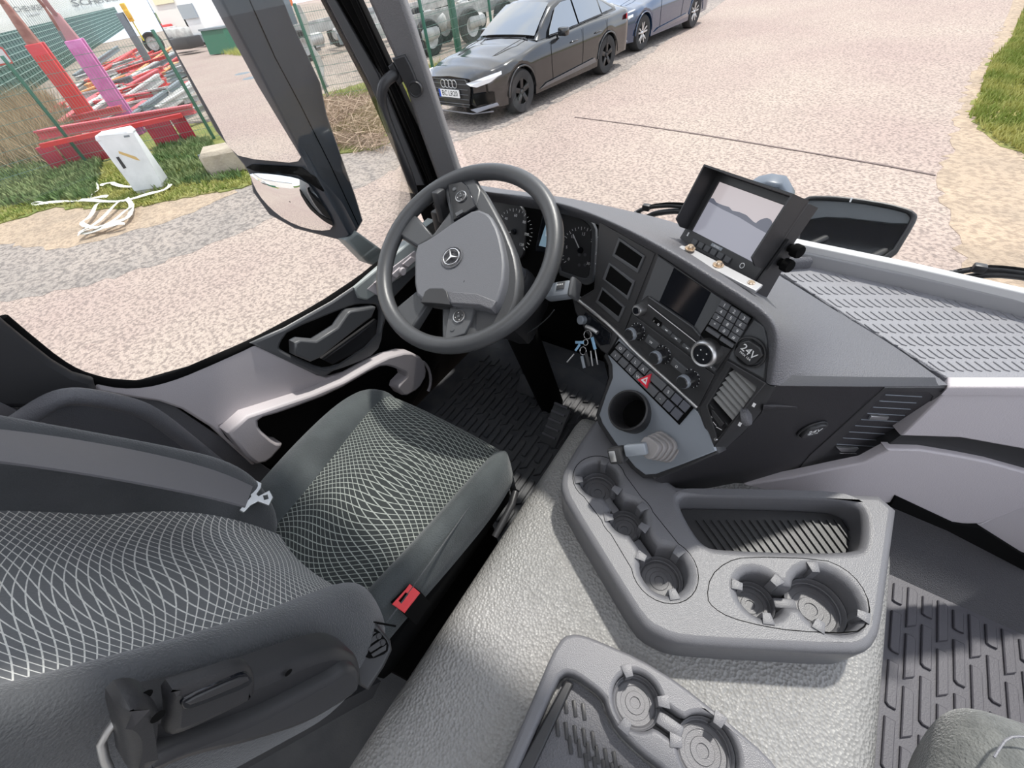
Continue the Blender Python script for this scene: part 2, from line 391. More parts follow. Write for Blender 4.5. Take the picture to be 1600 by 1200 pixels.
for q in ((596, 437), (622, 425), (640, 408)): plate('window_switch', XD, [(q[0]-10, q[1]+5), (q[0]+3, q[1]-7), (q[0]+11, q[1]-2), (q[0]-2, q[1]+10)], off=.019, th=.006, bev=.0015, material=m_pale, parent=sw)
lathe('mirror_knob', [(0, .008), (.012, .008), (.014, .004), (.014, 0)], XD.w(628, 424, .022), (1, 0, 0), m_pale, sw, 20)
# B pillar + lower sill trim behind door
BP = XP(-1.06)
bp = plate('trim_1', BP, [(-300, 300), (-100, 415), (0, 496), (42, 531), (85, 565), (118, 585), (149, 594), (153, 610), (140, 622), (100, 622), (60, 640), (-60, 640), (-300, 500)], th=.05, bev=.012, material=m_face); tag(bp, 'dark B pillar trim at the rear edge of the driver window', kind='structure')
tr2 = plate('trim_2', XP(-1.10), [(90, 600), (250, 620), (430, 740), (420, 860), (100, 760), (-80, 690), (20, 620)], th=.03, material=m_pad); tag(tr2, 'dark grey sill panel behind the grab rail', kind='structure')
tr3 = prism('trim_3', [PX(*p, -1.05) for p in [(-40, 610), (60, 660), (150, 700), (240, 735), (235, 745), (130, 712), (40, 676), (-40, 640)]], (-.02, 0, 0), m_belt); tag(tr3, 'carpeted strip beside the driver seat', kind='structure')
gr = thing('grab_rail', 'thick black textured grab rail along the lower rear of the driver door opening', 'handle', PX(120, 640, -1.0))
tube('rail', [PX(x, y, X) for x, y, X in [(-60, 712, -.97), (20, 668, -.98), (70, 632, -.98), (105, 618, -.98), (150, 622, -.98), (205, 634, -.99), (240, 648, -1.0), (300, 695, -1.01), (360, 742, -1.02), (400, 790, -1.02)]], .0165, m_pad, gr, n=14, smoothn=2)
# left glass, windscreen
g1 = uvplate('window_1', XP(-1.12), [XD.uv(p[0], p[1]+14) for p in [(-300, 300), (0, 500), (85, 568), (150, 597), (225, 603), (300, 580), (400, 536), (500, 481), (592, 424), (650, 378), (668, 300), (602, 133), (534, 0), (502, -60), (370, -300)]]+[(-1.0, 3.0)], th=.004, material=m_glass); tag(g1, 'driver door side window glass', kind='structure')
WS = Plane((0, 1.22, 1.86), (0, -.96, -.28)); WS.u = V((1, 0, 0)); WS.v = V((0, -.28, .96))
g2 = uvplate('window_2', WS, [(-1.04, .0), (1.08, .0), (1.05, 1.2), (-1.0, 1.2)], th=.005, material=m_wsglass); tag(g2, 'windscreen glass', kind='structure')
# A pillar
ap = thing('trim_4', 'dark left windscreen pillar with door frame and rubber seals', None, (-1.1, 1.1, 1.9), kind='structure')
AP = Plane((-1.09, 1.1, 2.2), (.55, -.83, .0))
def apl(name, px, off, th, mt, bev=.004, label=None): return plate(name, AP, px, off=off, th=th, bev=bev, material=mt, parent=ap, label=label)
apl('window_frame', [(386, -230), (500, 0), (570, 133), (640, 292), (680, 390), (705, 380), (668, 285), (600, 130), (540, 0), (426, -230)], -.01, .05, m_black)
apl('window_frame', [(400, -230), (509, 0), (572, 120), (646, 290), (664, 290), (592, 118), (524, 0), (412, -230)], .004, .03, m_facel, label='grey painted door window frame')
apl('door_seal', [(416, -230), (531, 0), (600, 120), (668, 285), (700, 360), (712, 330), (672, 240), (612, 110), (560, 0), (446, -230)], .012, .05, m_black)
tube('rubber_seal', [AP.w(*p, .03) for p in [(448, -230), (552, 0), (606, 118), (640, 190), (676, 285), (700, 350)]], .008, m_black, ap, smoothn=1)
apl('pillar_cover', [(464, -230), (575, 0), (625, 110), (655, 205), (690, 300), (712, 355), (745, 330), (716, 264), (676, 140), (648, 50), (631, 0), (526, -230)], .045, .05, mat('pillar_grey', (.15, .148, .15), .5, bump=(420, .4, .002), kind='voronoi'), .012, 'grey textured pillar cover')
tw = apl('tweeter_bracket', [(612, 92), (632, 86), (640, 100), (648, 118), (655, 140), (650, 152), (640, 148), (628, 125)], .058, .014, m_dark, .004)
tc_ = AP.w(649, 139, .062)
lathe('tweeter', [(0, .006), (.014, .0055), (.0165, .008), (.019, .008), (.021, .004), (.021, -.01)], tc_, AP.n, m_dark, tw, 28)
mm = mat('tweeter_mesh', (.05, .05, .05), .6, bump=(2500, 1, .002), kind='voronoi'); lathe('tweeter_mesh', [(0, .0078), (.015, .007)], tc_, AP.n, mm, tw, 24)
hr = thing('pillar_grab_handle', 'curved black tubular grab handle on the left windscreen pillar', 'handle', AP.w(600, 170, .06))
tube('tube', [AP.w(x, y, o) for x, y, o in [(622, 112, .03), (614, 118, .05), (601, 128, .075), (596, 145, .08), (597, 165, .08), (609, 200, .08), (626, 240, .08), (640, 275, .078), (648, 305, .06), (650, 330, .03)]], .0145, m_dark, hr, n=14, smoothn=2)
plate('mount', AP, [(606, 104), (614, 98), (630, 128), (622, 134)], off=.05, th=.012, bev=.003, material=m_dark, parent=hr)
# ================================================================ ENGINE TUNNEL
tn = thing('engine_tunnel', 'grey grained vinyl engine tunnel cover between the seats', 'engine cover', (.03, .1, 1.2))
tz = 1.63
prof = [(-.345, 1.18), (-.335, 1.45), (-.325, 1.565), (-.312, 1.602), (-.285, 1.622), (-.24, tz), (-.1, tz+.002), (.05, tz+.002), (.2, tz+.002), (.30, tz), (.345, 1.62), (.372, 1.60), (.39, 1.55), (.405, 1.45), (.42, 1.18)]
rows = [[V((x, .655, 1.18)) for x, z in prof], [V((x, .655, min(z, 1.60))) for x, z in prof]]
for y in [.63, .5, .3, .1, -.1, -.3, -.5, -.75]:
    k = max(0, (y-.45))*0
    rows.append([V((x, y, z)) for x, z in prof])
grid('cover', rows, m_leather, tn, sub=1)
# ================================================================ FRONT CONSOLE TRAY (on the tunnel)
def chain_outline(cs, rs, w, n=18):
    """outline of discs joined by channels of width w; cs are 2-D Vectors"""
    cs = [V(c) for c in cs]; out = []
    N = len(cs)
    def ang(v): return math.atan2(v.y, v.x)
    fwd = [ang(cs[i+1]-cs[i]) for i in range(N-1)]
    al = [math.asin(min(.95, w/2/r)) for r in rs]
    # right side going forward
    P = []
    for i in range(N):
        if i == 0: a0, a1 = fwd[0]+al[0], fwd[0]+2*math.pi-al[0]; A = [a0+(a1-a0)*k/n*1.0 for k in range(n+1)]; P += [cs[0]+V((math.cos(a), math.sin(a)))*rs[0] for a in A]
        elif i == N-1: a0, a1 = fwd[-1]+math.pi+al[i], fwd[-1]+3*math.pi-al[i]; P += [cs[i]+V((math.cos(a), math.sin(a)))*rs[i] for a in [a0+(a1-a0)*k/n for k in range(n+1)]]
        else:
            a0 = fwd[i-1]+math.pi+al[i]; a1 = fwd[i]+2*math.pi-al[i]; P += [cs[i]+V((math.cos(a), math.sin(a)))*rs[i] for a in [a0+(a1-a0)*k/8 for k in range(9)]]
    for i in range(N-2, 0, -1):
        a0 = fwd[i]+al[i]; a1 = fwd[i-1]+math.pi-al[i]; P += [cs[i]+V((math.cos(a), math.sin(a)))*rs[i] for a in [a0+(a1-a0)*k/8 for k in range(9)]]
    return P
def grow(P, d):
    Q = []; N = len(P)
    for i in range(N):
        a, b, c = P[i-1], P[i], P[(i+1) % N]; e = (c-a)
        if e.length < 1e-9: Q.append(b); continue
        e.normalize(); Q.append(b+V((e.y, -e.x))*d)
    return Q
def cupset(parent, z, cs, rs, w, depth, tabs, mt, insert=None, ch=.028):
    mt = m_tray
    pl = ZP(z)
    O = chain_outline(cs, rs, w)
    uvplate('recess_floor', ZP(z-depth+.002), grow(O, .004), th=.006, material=m_tray, parent=parent)
    ins = parent if insert is False else tube('insert_joint', [V((p.x, p.y, z-.0004)) for p in [V((q[0], q[1])) for q in (insert if insert else grow(O, .018))]], .0009, m_black, parent, n=6, closed=True)
    for c, r in zip(cs, rs):
        d = z-depth
        lathe('cup_bottom', [(r*.97, .022), (r*.93, .02), (r*.9, .010), (r*.86, .009), (r*.8, .0105), (r*.78, .006), (r*.62, .006), (r*.6, .0045), (r*.42, .0045), (r*.4, .006), (r*.22, .006), (r*.2, .004), (0, .004)], (c[0], c[1], d), (0, 0, 1), m_tray, ins, 36)
    for i in range(len(cs)-1):
        a, b = V(cs[i]), V(cs[i+1]); mdl = (a+b)/2; u = (b-a).normalized()
        box('bridge', (mdl.x, mdl.y, z-depth+.014), ((b-a).length*.36, w*.55, .03), m_tray, ins, ux=(u.x, u.y, 0), uy=(-u.y, u.x, 0), bev=.003)
    for ci, an in tabs:
        c = cs[ci]; r = rs[ci]; a = math.radians(an); u = V((math.cos(a), math.sin(a), 0)); t_ = V((-u.y, u.x, 0)); p0 = V((c[0], c[1], z))+u*(r-.007)
        prism('tab', [p0-t_*.006, p0+t_*.006, p0+u*.017+t_*.009, p0+u*.017-t_*.009][::-1], (0, 0, .0016), mt, ins, bev=.0006)
        prism('tab_foot', [p0-t_*.006-V((0, 0, .001)), p0+t_*.006-V((0, 0, .001)), p0+u*.007+t_*.007-V((0, 0, .001)), p0+u*.007-t_*.007-V((0, 0, .001))], (0, 0, -.03), m_tray, ins)
    return O, ins
ZT = 1.72
ft = thing('front_console_tray', 'grey console tray with five cup recesses and a ribbed storage box', 'console tray', (.05, .4, 1.63))
c3 = [PZ(936, 747, ZT).xy, PZ(980, 806, ZT).xy, PZ(1038, 889, ZT).xy]; r3 = [.0405, .034, .0405]
c2 = [PZ(1190, 928, ZT).xy, PZ(1292, 935, ZT).xy]; r2 = [.0355, .0475]
O3 = chain_outline(c3, r3, .03); O2 = chain_outline(c2, r2, .03)
ring3 = chain_outline(c3, [.054, .05, .056], .1)
from_px = lambda L, z=ZT: [PZ(*p, z).xy for p in L]
capL = from_px([(1104, 935), (1110, 900), (1135, 878), (1165, 870), (1285, 873), (1320, 888), (1345, 912), (1360, 945), (1356, 975), (1335, 990), (1240, 986), (1190, 978), (1140, 965), (1115, 950)])
capL = chaikin([V(p) for p in capL], 1)
store = from_px([(1060, 783), (1068, 774), (1090, 773), (1300, 777), (1335, 785), (1350, 800), (1350, 845), (1338, 863), (1125, 857), (1100, 850), (1078, 820)])
store = chaikin([V(p) for p in store], 2)
outer = from_px([(932, 655), (912, 683), (890, 718), (879, 740), (876, 762), (884, 788), (985, 955), (1008, 985), (1050, 1006), (1100, 1012), (1330, 1024), (1358, 1016), (1374, 990), (1386, 900), (1402, 777), (1250, 770), (1062, 766), (1030, 745), (985, 690), (955, 655)], 1.71)
slab = uvplate('tray_body', ZP(ZT), outer, [O3, O2, store], th=.092, bev=.014, br=5, rnd=1, hrnd=0, material=m_tray, parent=ft)
ribbase = uvplate('storage_floor', ZP(ZT-.055), [p+(V(p)-V(p)) for p in grow(store, .003)], th=.006, material=m_dark, parent=ft)
sc = sum(store, V((0, 0)))/len(store)
e1 = (PZ(1300, 860, ZT-.05)-PZ(1130, 857, ZT-.05)).normalized(); e1.z = 0
for i in range(22):
    a = PZ(1088+i*12, 812, ZT-.052); b = PZ(1088+i*12+44, 872, ZT-.052)
    if i > 18: b = a.lerp(b, .6)
    d = (b-a); L_ = d.length; d.normalize()
    box('rib', (a+b)/2, (L_, .0025, .002), m_dark, ribbase, ux=d, uy=V((-d.y, d.x, 0)))
cupset(ft, ZT, c3, r3, .03, .068, [(0, 100), (0, -10), (0, 215), (1, 60), (1, 215), (1, -10), (2, 75), (2, 180), (2, -50)], m_tray, insert=[V(p) for p in ring3])
cupset(ft, ZT, c2, r2, .03, .068, [(0, 65), (0, 190), (0, -65), (1, 120), (1, 0), (1, -95)], m_tray, insert=[V(p) for p in capL])
# ================================================================ REAR CONSOLE TRAY
ZR = 1.675
rt = thing('rear_console_tray', 'grey console tray with two cup recesses and deep box at the bottom edge', 'console tray', (.0, .0, 1.63))
c4 = [PZ(996, 1094, ZR).xy, PZ(1106, 1172, ZR).xy]; r4 = [.0375, .042]
O4 = chain_outline(c4, r4, .034)
R_ = from_px([(880, 993), (900, 989), (925, 996), (1000, 1028), (1060, 1065), (1130, 1120), (1200, 1180), (1235, 1225), (1260, 1290), (1240, 1500), (700, 1400), (745, 1290), (820, 1120), (862, 1020)], ZR)
st2 = from_px([(872, 1060), (884, 1051), (900, 1055), (932, 1078), (945, 1092), (950, 1110), (965, 1140), (1000, 1175), (1040, 1205), (1090, 1260), (1080, 1400), (740, 1350), (800, 1220)], ZR)
uvplate('tray_body', ZP(ZR), R_, [O4, st2], th=.05, bev=.007, br=4, rnd=1, hrnd=1, material=m_tray, parent=rt)
bf = uvplate('storage_floor', ZP(ZR-.038), grow([V(p) for p in chaikin([V(p) for p in st2], 1)], .004), th=.004, material=m_pad, parent=rt)
sl_ = from_px([(884, 1062), (896, 1068), (820, 1230), (790, 1270), (775, 1260)], ZR-.02)
uvplate('ledge', ZP(ZR-.02), sl_, th=.02, bev=.003, material=m_dark, parent=rt)
for r_, (cx, cy, nn_) in enumerate([(908, 1110, 3), (895, 1145, 5), (915, 1172, 6), (940, 1200, 6)]):
    for k in range(nn_):
        p = PZ(cx-24+k*14, cy-16+k*5+8, ZR-.037)
        box('grip_rib', p, (.006, .022, .003), m_dark, bf, ux=V((.8, .6, 0)), uy=V((-.6, .8, 0)), bev=.001)
cupset(rt, ZR, c4, r4, .034, .040, [(0, 135), (0, 30), (0, -95), (1, 85), (1, 200)], m_tray, insert=False)
# ================================================================ MATS
def ribbed_mat(name, label, P, z, cols, rowsn, x0, y0, dx, dy, mt, ins):
    r = thing(name, label, 'floor mat', (P[0][0], P[0][1], z-.01))
    uvplate('mat', ZP(z), P, th=.012, bev=.003, material=mt, parent=r)
    pa = [(0, 0), (.02, .016), (.02, .105), (.016, .112), (0, .112)]; pb = [(0, .002), (.006, -.004), (.02, -.004), (.02, .1), (.0, .1)]
    pr = []
    for pp_ in (pa, pb):
        bm = bmesh.new(); A = [bm.verts.new((x, y, .007)) for x, y in pp_]; B = [bm.verts.new((x, y, 0)) for x, y in pp_]
        bm.faces.new(A)
        for i in range(5): bm.faces.new((B[i], B[(i+1) % 5], A[(i+1) % 5], A[i]))
        bmesh.ops.bevel(bm, geom=[e for e in bm.edges if all(v.co.z > .006 for v in e.verts)], offset=.002, segments=1, affect='EDGES')
        bmesh.ops.recalc_face_normals(bm, faces=bm.faces)
        me = bpy.data.meshes.new('tread'); bm.to_mesh(me); bm.free(); me.materials.append(mt); pr.append(me)
    for i in range(cols):
        for j in range(rowsn):
            x = x0+i*dx; y = y0+j*dy+(.055 if i % 2 else 0)
            sy_ = 1
            if not ins(x, y):
                if ins(x, y-.055): sy_ = .5
                else: continue
            o = bpy.data.objects.new('tread_bar', pr[i % 2]); COL.objects.link(o); o.parent = r; o.location = V((x, y, z))-r.location; o.scale.y = sy_
    return r
pm = [PZ(*p, 1.2).xy for p in [(1385, 893), (1700, 1022), (1700, 1300)]]+[(.9, .12), (.46, .12), (.44, .3)]
ribbed_mat('passenger_floor_mat', 'purple-grey rubber floor mat with raised tread bars in the passenger footwell', pm, 1.2, 16, 7, .45, .188, .031, .128, m_rubber, lambda x, y: x < .98 and y+.11 < .815)
dm = [(-1.0, .2), (-.36, .2), (-.36, .45), (-.35, 1.1), (-.6, 1.16), (-1.0, 1.1)]
ribbed_mat('driver_floor_mat', 'black rubber floor mat with raised tread bars in front of the driver seat', dm, 1.2, 22, 8, -1.0, .22, .029, .128, m_rubber2, lambda x, y: x < -.38 and y < .98)
# pedals
pd = thing('accelerator_pedal', 'worn black accelerator pedal standing on the driver floor', 'pedal', PZ(868, 668, 1.22))
box('pad', PZ(868, 664, 1.25), (.07, .16, .018), m_rubber2, pd, ux=(1, 0, 0), uy=V((0, .8, .6)).normalized(), bev=.006)
for k in range(5): box('grip', PZ(868, 664, 1.25)+V((0, -.05+k*.024, -.02+k*.018+.012)), (.055, .008, .008), m_rubber, pd, uy=V((0, .8, .6)).normalized())
bp_ = thing('brake_pedal', 'black brake pedal deep in the driver footwell', 'pedal', PZ(830, 600, 1.25))
box('pad', PZ(825, 602, 1.3), (.085, .075, .016), m_rubber2, bp_, uy=V((0, .6, .8)), bev=.005); box('arm', PZ(825, 602, 1.3)+V((0, .06, .08)), (.02, .02, .2), m_black, bp_)
# passenger footwell slope, below dash
ks = grid('wall_front_lower', [[V((.40, .98, 1.47)), V((.7, .97, 1.45)), V((1.1, .96, 1.45))], [V((.40, .95, 1.40)), V((.7, .94, 1.39)), V((1.1, .93, 1.39))], [V((.42, .88, 1.26)), V((.7, .88, 1.26)), V((1.1, .88, 1.26))], [V((.42, .83, 1.20)), V((.7, .825, 1.20)), V((1.1, .82, 1.20))]], m_pad, None, sub=2)
tag(ks, 'grained grey kick panel at the front of the passenger footwell', kind='structure'); ks.name = 'trim_5'
# ================================================================ DRIVER SEAT
XS = -.585
st = thing('driver_chair', 'dark velour driver seat with white wave-pattern cloth centre panels', 'seat', (XS, .1, 1.2))
def uvgrid(name, rows, material, parent, fu, sub=2, label=None):
    """grid with UVs in metres taken from the row/col functions"""
    bm = bmesh.new(); L_ = bm.loops.layers.uv.new('UVMap'); G = [[bm.verts.new(V(p)) for p in r] for r in rows]
    for i, (a, b) in enumerate(zip(G, G[1:])):
        for j in range(len(a)-1):
            f = bm.faces.new((a[j], a[j+1], b[j+1], b[j])); ids = ((i, j), (i, j+1), (i+1, j+1), (i+1, j))
            for lp, (ii, jj) in zip(f.loops, ids): lp[L_].uv = fu(ii, jj)
    me = bpy.data.meshes.new(name); bm.to_mesh(me); bm.free()
    ob = bpy.data.objects.new('t', me); COL.objects.link(ob); md = ob.modifiers.new('s', 'SUBSURF'); md.levels = sub; md.boundary_smooth = 'PRESERVE_CORNERS'
    dg = bpy.context.evaluated_depsgraph_get(); m2 = bpy.data.meshes.new_from_object(ob.evaluated_get(dg)); bpy.data.objects.remove(ob)
    return fin(name, m2, material, parent, True, 80, label)
def lerp(a, b, t): return a+(b-a)*t
ys = [-.12, -.02, .08, .18, .28, .345, .385, .405, .412, .410]
zc = [1.700, 1.700, 1.702, 1.708, 1.717, 1.720, 1.712, 1.69, 1.655, 1.58]
hw = [.128, .137, .15, .163, .175, .182, .184, .183, .18, .175]
us = [-1, -.5, 0, .5, 1]
rows = [[V((XS+hw[i]*u, ys[i], zc[i]-.006*abs(u)**4+(.0 if abs(u) < 1 else -.006))) for u in us] for i in range(len(ys))]
arc = [0]
for i in range(1, len(ys)): arc.append(arc[-1]+math.hypot(ys[i]-ys[i-1], zc[i]-zc[i-1]))
uvgrid('cushion_centre', rows, m_weave, st, lambda i, j: (us[j]*.17, arc[i]), label='patterned cloth cushion centre')
def bolster(sg, wide):
    R_ = []; W0 = wide
    for i in range(len(ys)):
        h = hw[i]; y = ys[i]; z = zc[i]; f = min(1, max(0, (.40-y)/.10)) if y > .3 else 1
        wide = (lerp(.203, .245, min(1, max(0, (y+.05)/.35))) if sg > 0 else .262+.035*math.sin(math.pi*min(1, max(0, (y+.05)/.46))))
        o = max(wide-.012*(1-f), h+.03)
        cr_ = (.022 if y < .3 else .022*f)
        if y > .4: o -= .02
        R_.append([V((XS+sg*h*.985, y, z-.012)), V((XS+sg*(h+.014), y, z+cr_*.55)), V((XS+sg*lerp(h, o, .5), y-.003*(1-f), z+cr_)), V((XS+sg*lerp(h, o, .85), y-.012*(1-f), z+cr_*.3-.004)), V((XS+sg*o, y-.02*(1-f), z-.03)), V((XS+sg*(o+.004), y-.02*(1-f), z-.075)), V((XS+sg*(o-.02), y-.02*(1-f), z-.13))])
    return R_
grid('cushion_bolster', bolster(1, .252), m_velour, st, sub=2, ang=80); grid('cushion_bolster', [r[::-1] for r in bolster(-1, .275)], m_velour, st, sub=2, ang=80)
for sg, o in ((1, .226),):
    tube('seam', [V((XS+sg*(o-.006), y, z+.0045)) for y, z in zip(ys[:6], zc[:6])]+[V((XS+sg*(o-.018), .375, zc[6]-.004)), V((XS+sg*(o-.05), .392, zc[7]+.008))], .0014, m_velour_b, st, n=6, smoothn=1)
# seat base
box('seat_base', (XS, .14, 1.575), (.44, .46, .09), m_black, st, bev=.02)
box('suspension', (XS, .12, 1.36), (.36, .4, .34), m_black, st, bev=.02)
tube('height_lever', [V((-.345, .36, 1.60)), V((-.335, .33, 1.60)), V((-.333, .25, 1.58))], .008, m_dark, st)
# backrest
A27 = math.radians(27)
BO = V((XS, -.035, 1.70)); BN = V((0, math.cos(A27), math.sin(A27))); BU = V((0, -math.sin(A27), math.cos(A27)))
BPL = Plane(BO, BN); BPL.u = V((1, 0, 0)); BPL.v = BU
hs = [-.02, .05, .12, .20, .28, .36, .44, .52, .60, .68]
hwb = [.105, .118, .14, .155, .165, .17, .175, .178, .18, .18]
dep = [.012, .022, .03, .028, .02, .012, .008, .006, .005, .005]
def seg(i0, i1, nm):
    R_ = []
    for i in range(i0, i1+1):
        e = -.008 if i in (i0, i1) else 0
        R_.append([BO+V((hwb[i]*u, 0, 0))+BU*hs[i]+BN*(dep[i]+e-.02*0+(.012*abs(u)**2)) for u in us])
    uvgrid(nm, R_, m_weave_sunlit, st, lambda i, j: (us[j]*.17, hs[i0+i]), sub=2, label='patterned cloth backrest panel')
seg(0, 4, 'backrest_panel'); seg(4, 9, 'backrest_panel')
def bb(sg, wide, hgt):
    R_ = []
    for i, h in enumerate(hs):
        k = 1 if i > 1 else (.35 if i == 0 else .85)
        w_ = hwb[i]; o = wide-(.03 if i == 0 else 0)
        H_ = hgt*k
        R_.append([BO+V((sg*w_*.98, 0, 0))+BU*h+BN*(dep[i]-.002), BO+V((sg*(w_+.018), 0, 0))+BU*h+BN*(dep[i]+H_*.55), BO+V((sg*(w_+.05), 0, 0))+BU*h+BN*(H_+.012), BO+V((sg*(w_+.085), 0, 0))+BU*h+BN*(H_+.004),
                   BO+V((sg*(o-.004), 0, 0))+BU*h+BN*(H_*.45), BO+V((sg*o, 0, 0))+BU*h+BN*(-.04), BO+V((sg*(o-.03), 0, 0))+BU*h+BN*(-.12)])
    first = R_[0]; c0 = sum(first, V((0, 0, 0)))/len(first)
    pre = [p.lerp(c0, .6)-BU*.03-BN*.01 for p in first]
    R_ = [pre]+R_
    return R_
grid('backrest_bolster', bb(1, .262, .085), m_velour_b, st, sub=2, ang=80); grid('backrest_bolster', [r[::-1] for r in bb(-1, .305, .122)], m_velour_b, st, sub=2, ang=80)
tube('seam', [BO+V((.232, 0, 0))+BU*h+BN*(.065 if h > .1 else .03+h*.3) for h in (-.02, .05, .12, .2, .3, .45, .6)], .0016, m_black, st, n=6, smoothn=2)
grid('backrest_shell', [[BO+V((x, 0, 0))+BU*h+BN*(-.11) for x in (-.24, 0, .24)] for h in (-.05, .3, .7)], m_dark, st, thick=.03)
# ---- seat belt
bl = thing('seat_belt', 'dark grey woven seat belt with steel tongue lying across the driver backrest', 'seat belt', BPL.w(200, 720, .12))
top = [(-90, 662), (0, 670), (110, 684), (250, 710), (345, 736), (395, 760)]; bot = [(-90, 712), (0, 719), (150, 741), (250, 760), (330, 776), (384, 791)]
grid('webbing', [[BPL.w(*a, .137), BPL.w((a[0]+b[0])/2, (a[1]+b[1])/2, .141), BPL.w(*b, .137)] for a, b in zip(top, bot)], m_belt, bl, sub=2, thick=.003)
TP = Plane(PZ(405, 772, 1.79), (.15, .5, .85))
plate('tongue', TP, [(386, 752), (396, 748), (409, 755), (408, 762), (401, 772), (404, 775), (421, 766), (427, 777), (420, 789), (403, 783), (392, 789), (381, 800), (374, 797), (392, 776)], [[(411, 774), (418, 772), (420, 779), (413, 781)]], th=.003, bev=.0008, material=m_alu, parent=bl, label='steel belt tongue')
# ---- buckle
bk = thing('belt_buckle', None, None, (0, 0, 0)); bk.parent = st; bk.location = PZ(632, 945, 1.66)-st.location
Bp = PZ(634, 940, 1.70); bu = (PZ(655, 918, 1.7)-PZ(612, 948, 1.7)).normalized(); bw = V((-bu.y, bu.x, 0))
bz = V((0, .12, 1)).normalized()
QP = ZP(1.705)
plate('housing', QP, [(609, 940), (640, 911), (657, 924), (633, 960)], off=-.002, th=.075, bev=.004, material=m_black, parent=bk)
plate('release_button', QP, [(612, 944), (634, 920), (640, 912), (655, 925), (631, 957)], [[(622, 938), (633, 925), (638, 928), (627, 943)]], off=.002, th=.006, bev=.001, material=m_red, parent=bk, label='red release button')
# ---- armrest folded up along backrest
AX = XP(-.285)
ar = thing('armrest', None, None, (0, 0, 0)); ar.parent = st; ar.location = AX.w(400, 1090)-st.location
AU = (AX.w(560, 1010)-AX.w(250, 1090)).normalized()
def apx(name, px, off, th, mt, bev=.006, rnd=0, parent=None, holes=(), hrnd=None): return plate(name, AX, px, holes, off=off, th=th, bev=bev, rnd=rnd, hrnd=hrnd, material=mt, parent=parent or ar)
apx('arm_body', [(245, 1112), (300, 1098), (390, 1068), (500, 1022), (535, 1014), (560, 1026), (568, 1040), (566, 1070), (545, 1095), (470, 1140), (330, 1180), (240, 1200), (235, 1120)], 0, .035, m_dark, .012, 2)
apx('arm_pad', [(560, 1044), (566, 1060), (560, 1085), (480, 1135), (380, 1168), (290, 1190), (215, 1225), (225, 1195), (300, 1160), (400, 1125), (520, 1060), (545, 1043)], .014, .03, m_face, .008, 2)
hd = apx('latch_handle', [(262, 1080), (300, 1068), (380, 1040), (398, 1046), (405, 1068), (400, 1092), (386, 1103), (290, 1150), (262, 1158), (266, 1120)], .020, .012, m_dark, .008, 1)
apx('handle_recess', [(282, 1100), (290, 1090), (372, 1055), (388, 1052), (396, 1062), (388, 1074), (300, 1108), (288, 1110)], .022, .006, m_gloss, .001, 1, parent=ar)
apx('handle_hollow', [(288, 1098), (372, 1060), (388, 1058), (390, 1065), (300, 1103)], .0235, .005, m_face, .001, 1, parent=ar)
pc = apx('pivot_cap', [(190, 1128), (200, 1112), (218, 1104), (238, 1104), (252, 1112), (262, 1130), (260, 1160), (248, 1195), (225, 1230), (208, 1220), (205, 1190), (198, 1160)], .03, .03, m_dark, .014, 2)
for q in ((226, 1086, .014), (246, 1118, .031)): lathe('screw_hole', [(0, .001), (.0045, .001)], AX.w(*q[:2], q[2]), (1, 0, 0), m_black, ar, 14)
lathe('screw_hole', [(0, .001), (.004, .001)], AX.w(450, 1050, .0008), (1, 0, 0), m_black, ar, 14)
tube('release_wire', [AX.w(x, y, .0) for x, y in [(186, 1118), (170, 1140), (158, 1160), (163, 1185), (176, 1215)]], .003, m_alu, ar)
# control pad
cpd = thing('control_pad', None, None, (0, 0, 0)); cpd.parent = st; cpd.location = PZ(580, 1000, 1.74)-st.location
CPp = Plane(PZ(580, 1005, 1.77), (.35, .1, .93)); CPp.u = V((1, 0, 0))-CPp.n*CPp.n.x; CPp.u.normalize(); CPp.v = CPp.n.cross(CPp.u)
plate('bracket', CPp, [(548, 985), (575, 966), (582, 966), (610, 1000), (612, 1015), (600, 1040), (575, 1078), (560, 1070), (552, 1030)], off=-.003, th=.03, bev=.004, material=m_face, parent=cpd)
plate('bezel', CPp, [(552, 998), (575, 980), (590, 983), (608, 1005), (605, 1020), (580, 1030), (566, 1024)], off=0, th=.006, bev=.001, rnd=1, material=m_black, parent=cpd)
for P4 in ([(556, 998), (575, 984), (588, 988), (566, 1004)], [(567, 1006), (589, 990), (594, 996), (572, 1012)], [(573, 1014), (597, 998), (603, 1004), (579, 1020)], [(579, 1022), (604, 1007), (603, 1016), (583, 1027)]): plate('button', CPp, P4, off=.003, th=.006, bev=.001, material=m_face, parent=cpd)
for q in ((592, 994), (598, 1004), (572, 1009)): lathe('button_dimple', [(0, .001), (.003, .0015), (.0045, .0005)], CPp.w(*q, .003), CPp.n, m_dark, cpd, 14)
# ================================================================ PASSENGER SEAT (corner in view)
psx = [[V((.47, .28, 1.55)), V((.62, .37, 1.55)), V((.9, .38, 1.55))], [V((.445, .27, 1.62)), V((.60, .375, 1.62)), V((.9, .385, 1.62))], [V((.455, .25, 1.655)), V((.6, .35, 1.665)), V((.9, .36, 1.665))], [V((.49, .20, 1.67)), V((.62, .28, 1.68)), V((.9, .28, 1.68))], [V((.5, .0, 1.67)), V((.65, .0, 1.67)), V((.9, .0, 1.67))]]
m_pseat = mat('passenger_cloth', (.12, .125, .12), .9, bump=(260, .8, .004), var=(40, (.18, .185, .175)), sheen=.5)
ps = thing('passenger_chair', 'grey cloth passenger seat cushion corner at the lower right', 'seat', (.7, .1, 1.2))
def pcz(x0, y0, zz): return V((x0, y0, zz))
OUT = [PZ(*p, 1.64) for p in [(1466, 1235), (1474, 1180), (1488, 1128), (1505, 1106), (1530, 1100), (1570, 1112), (1640, 1135), (1720, 1165)]]
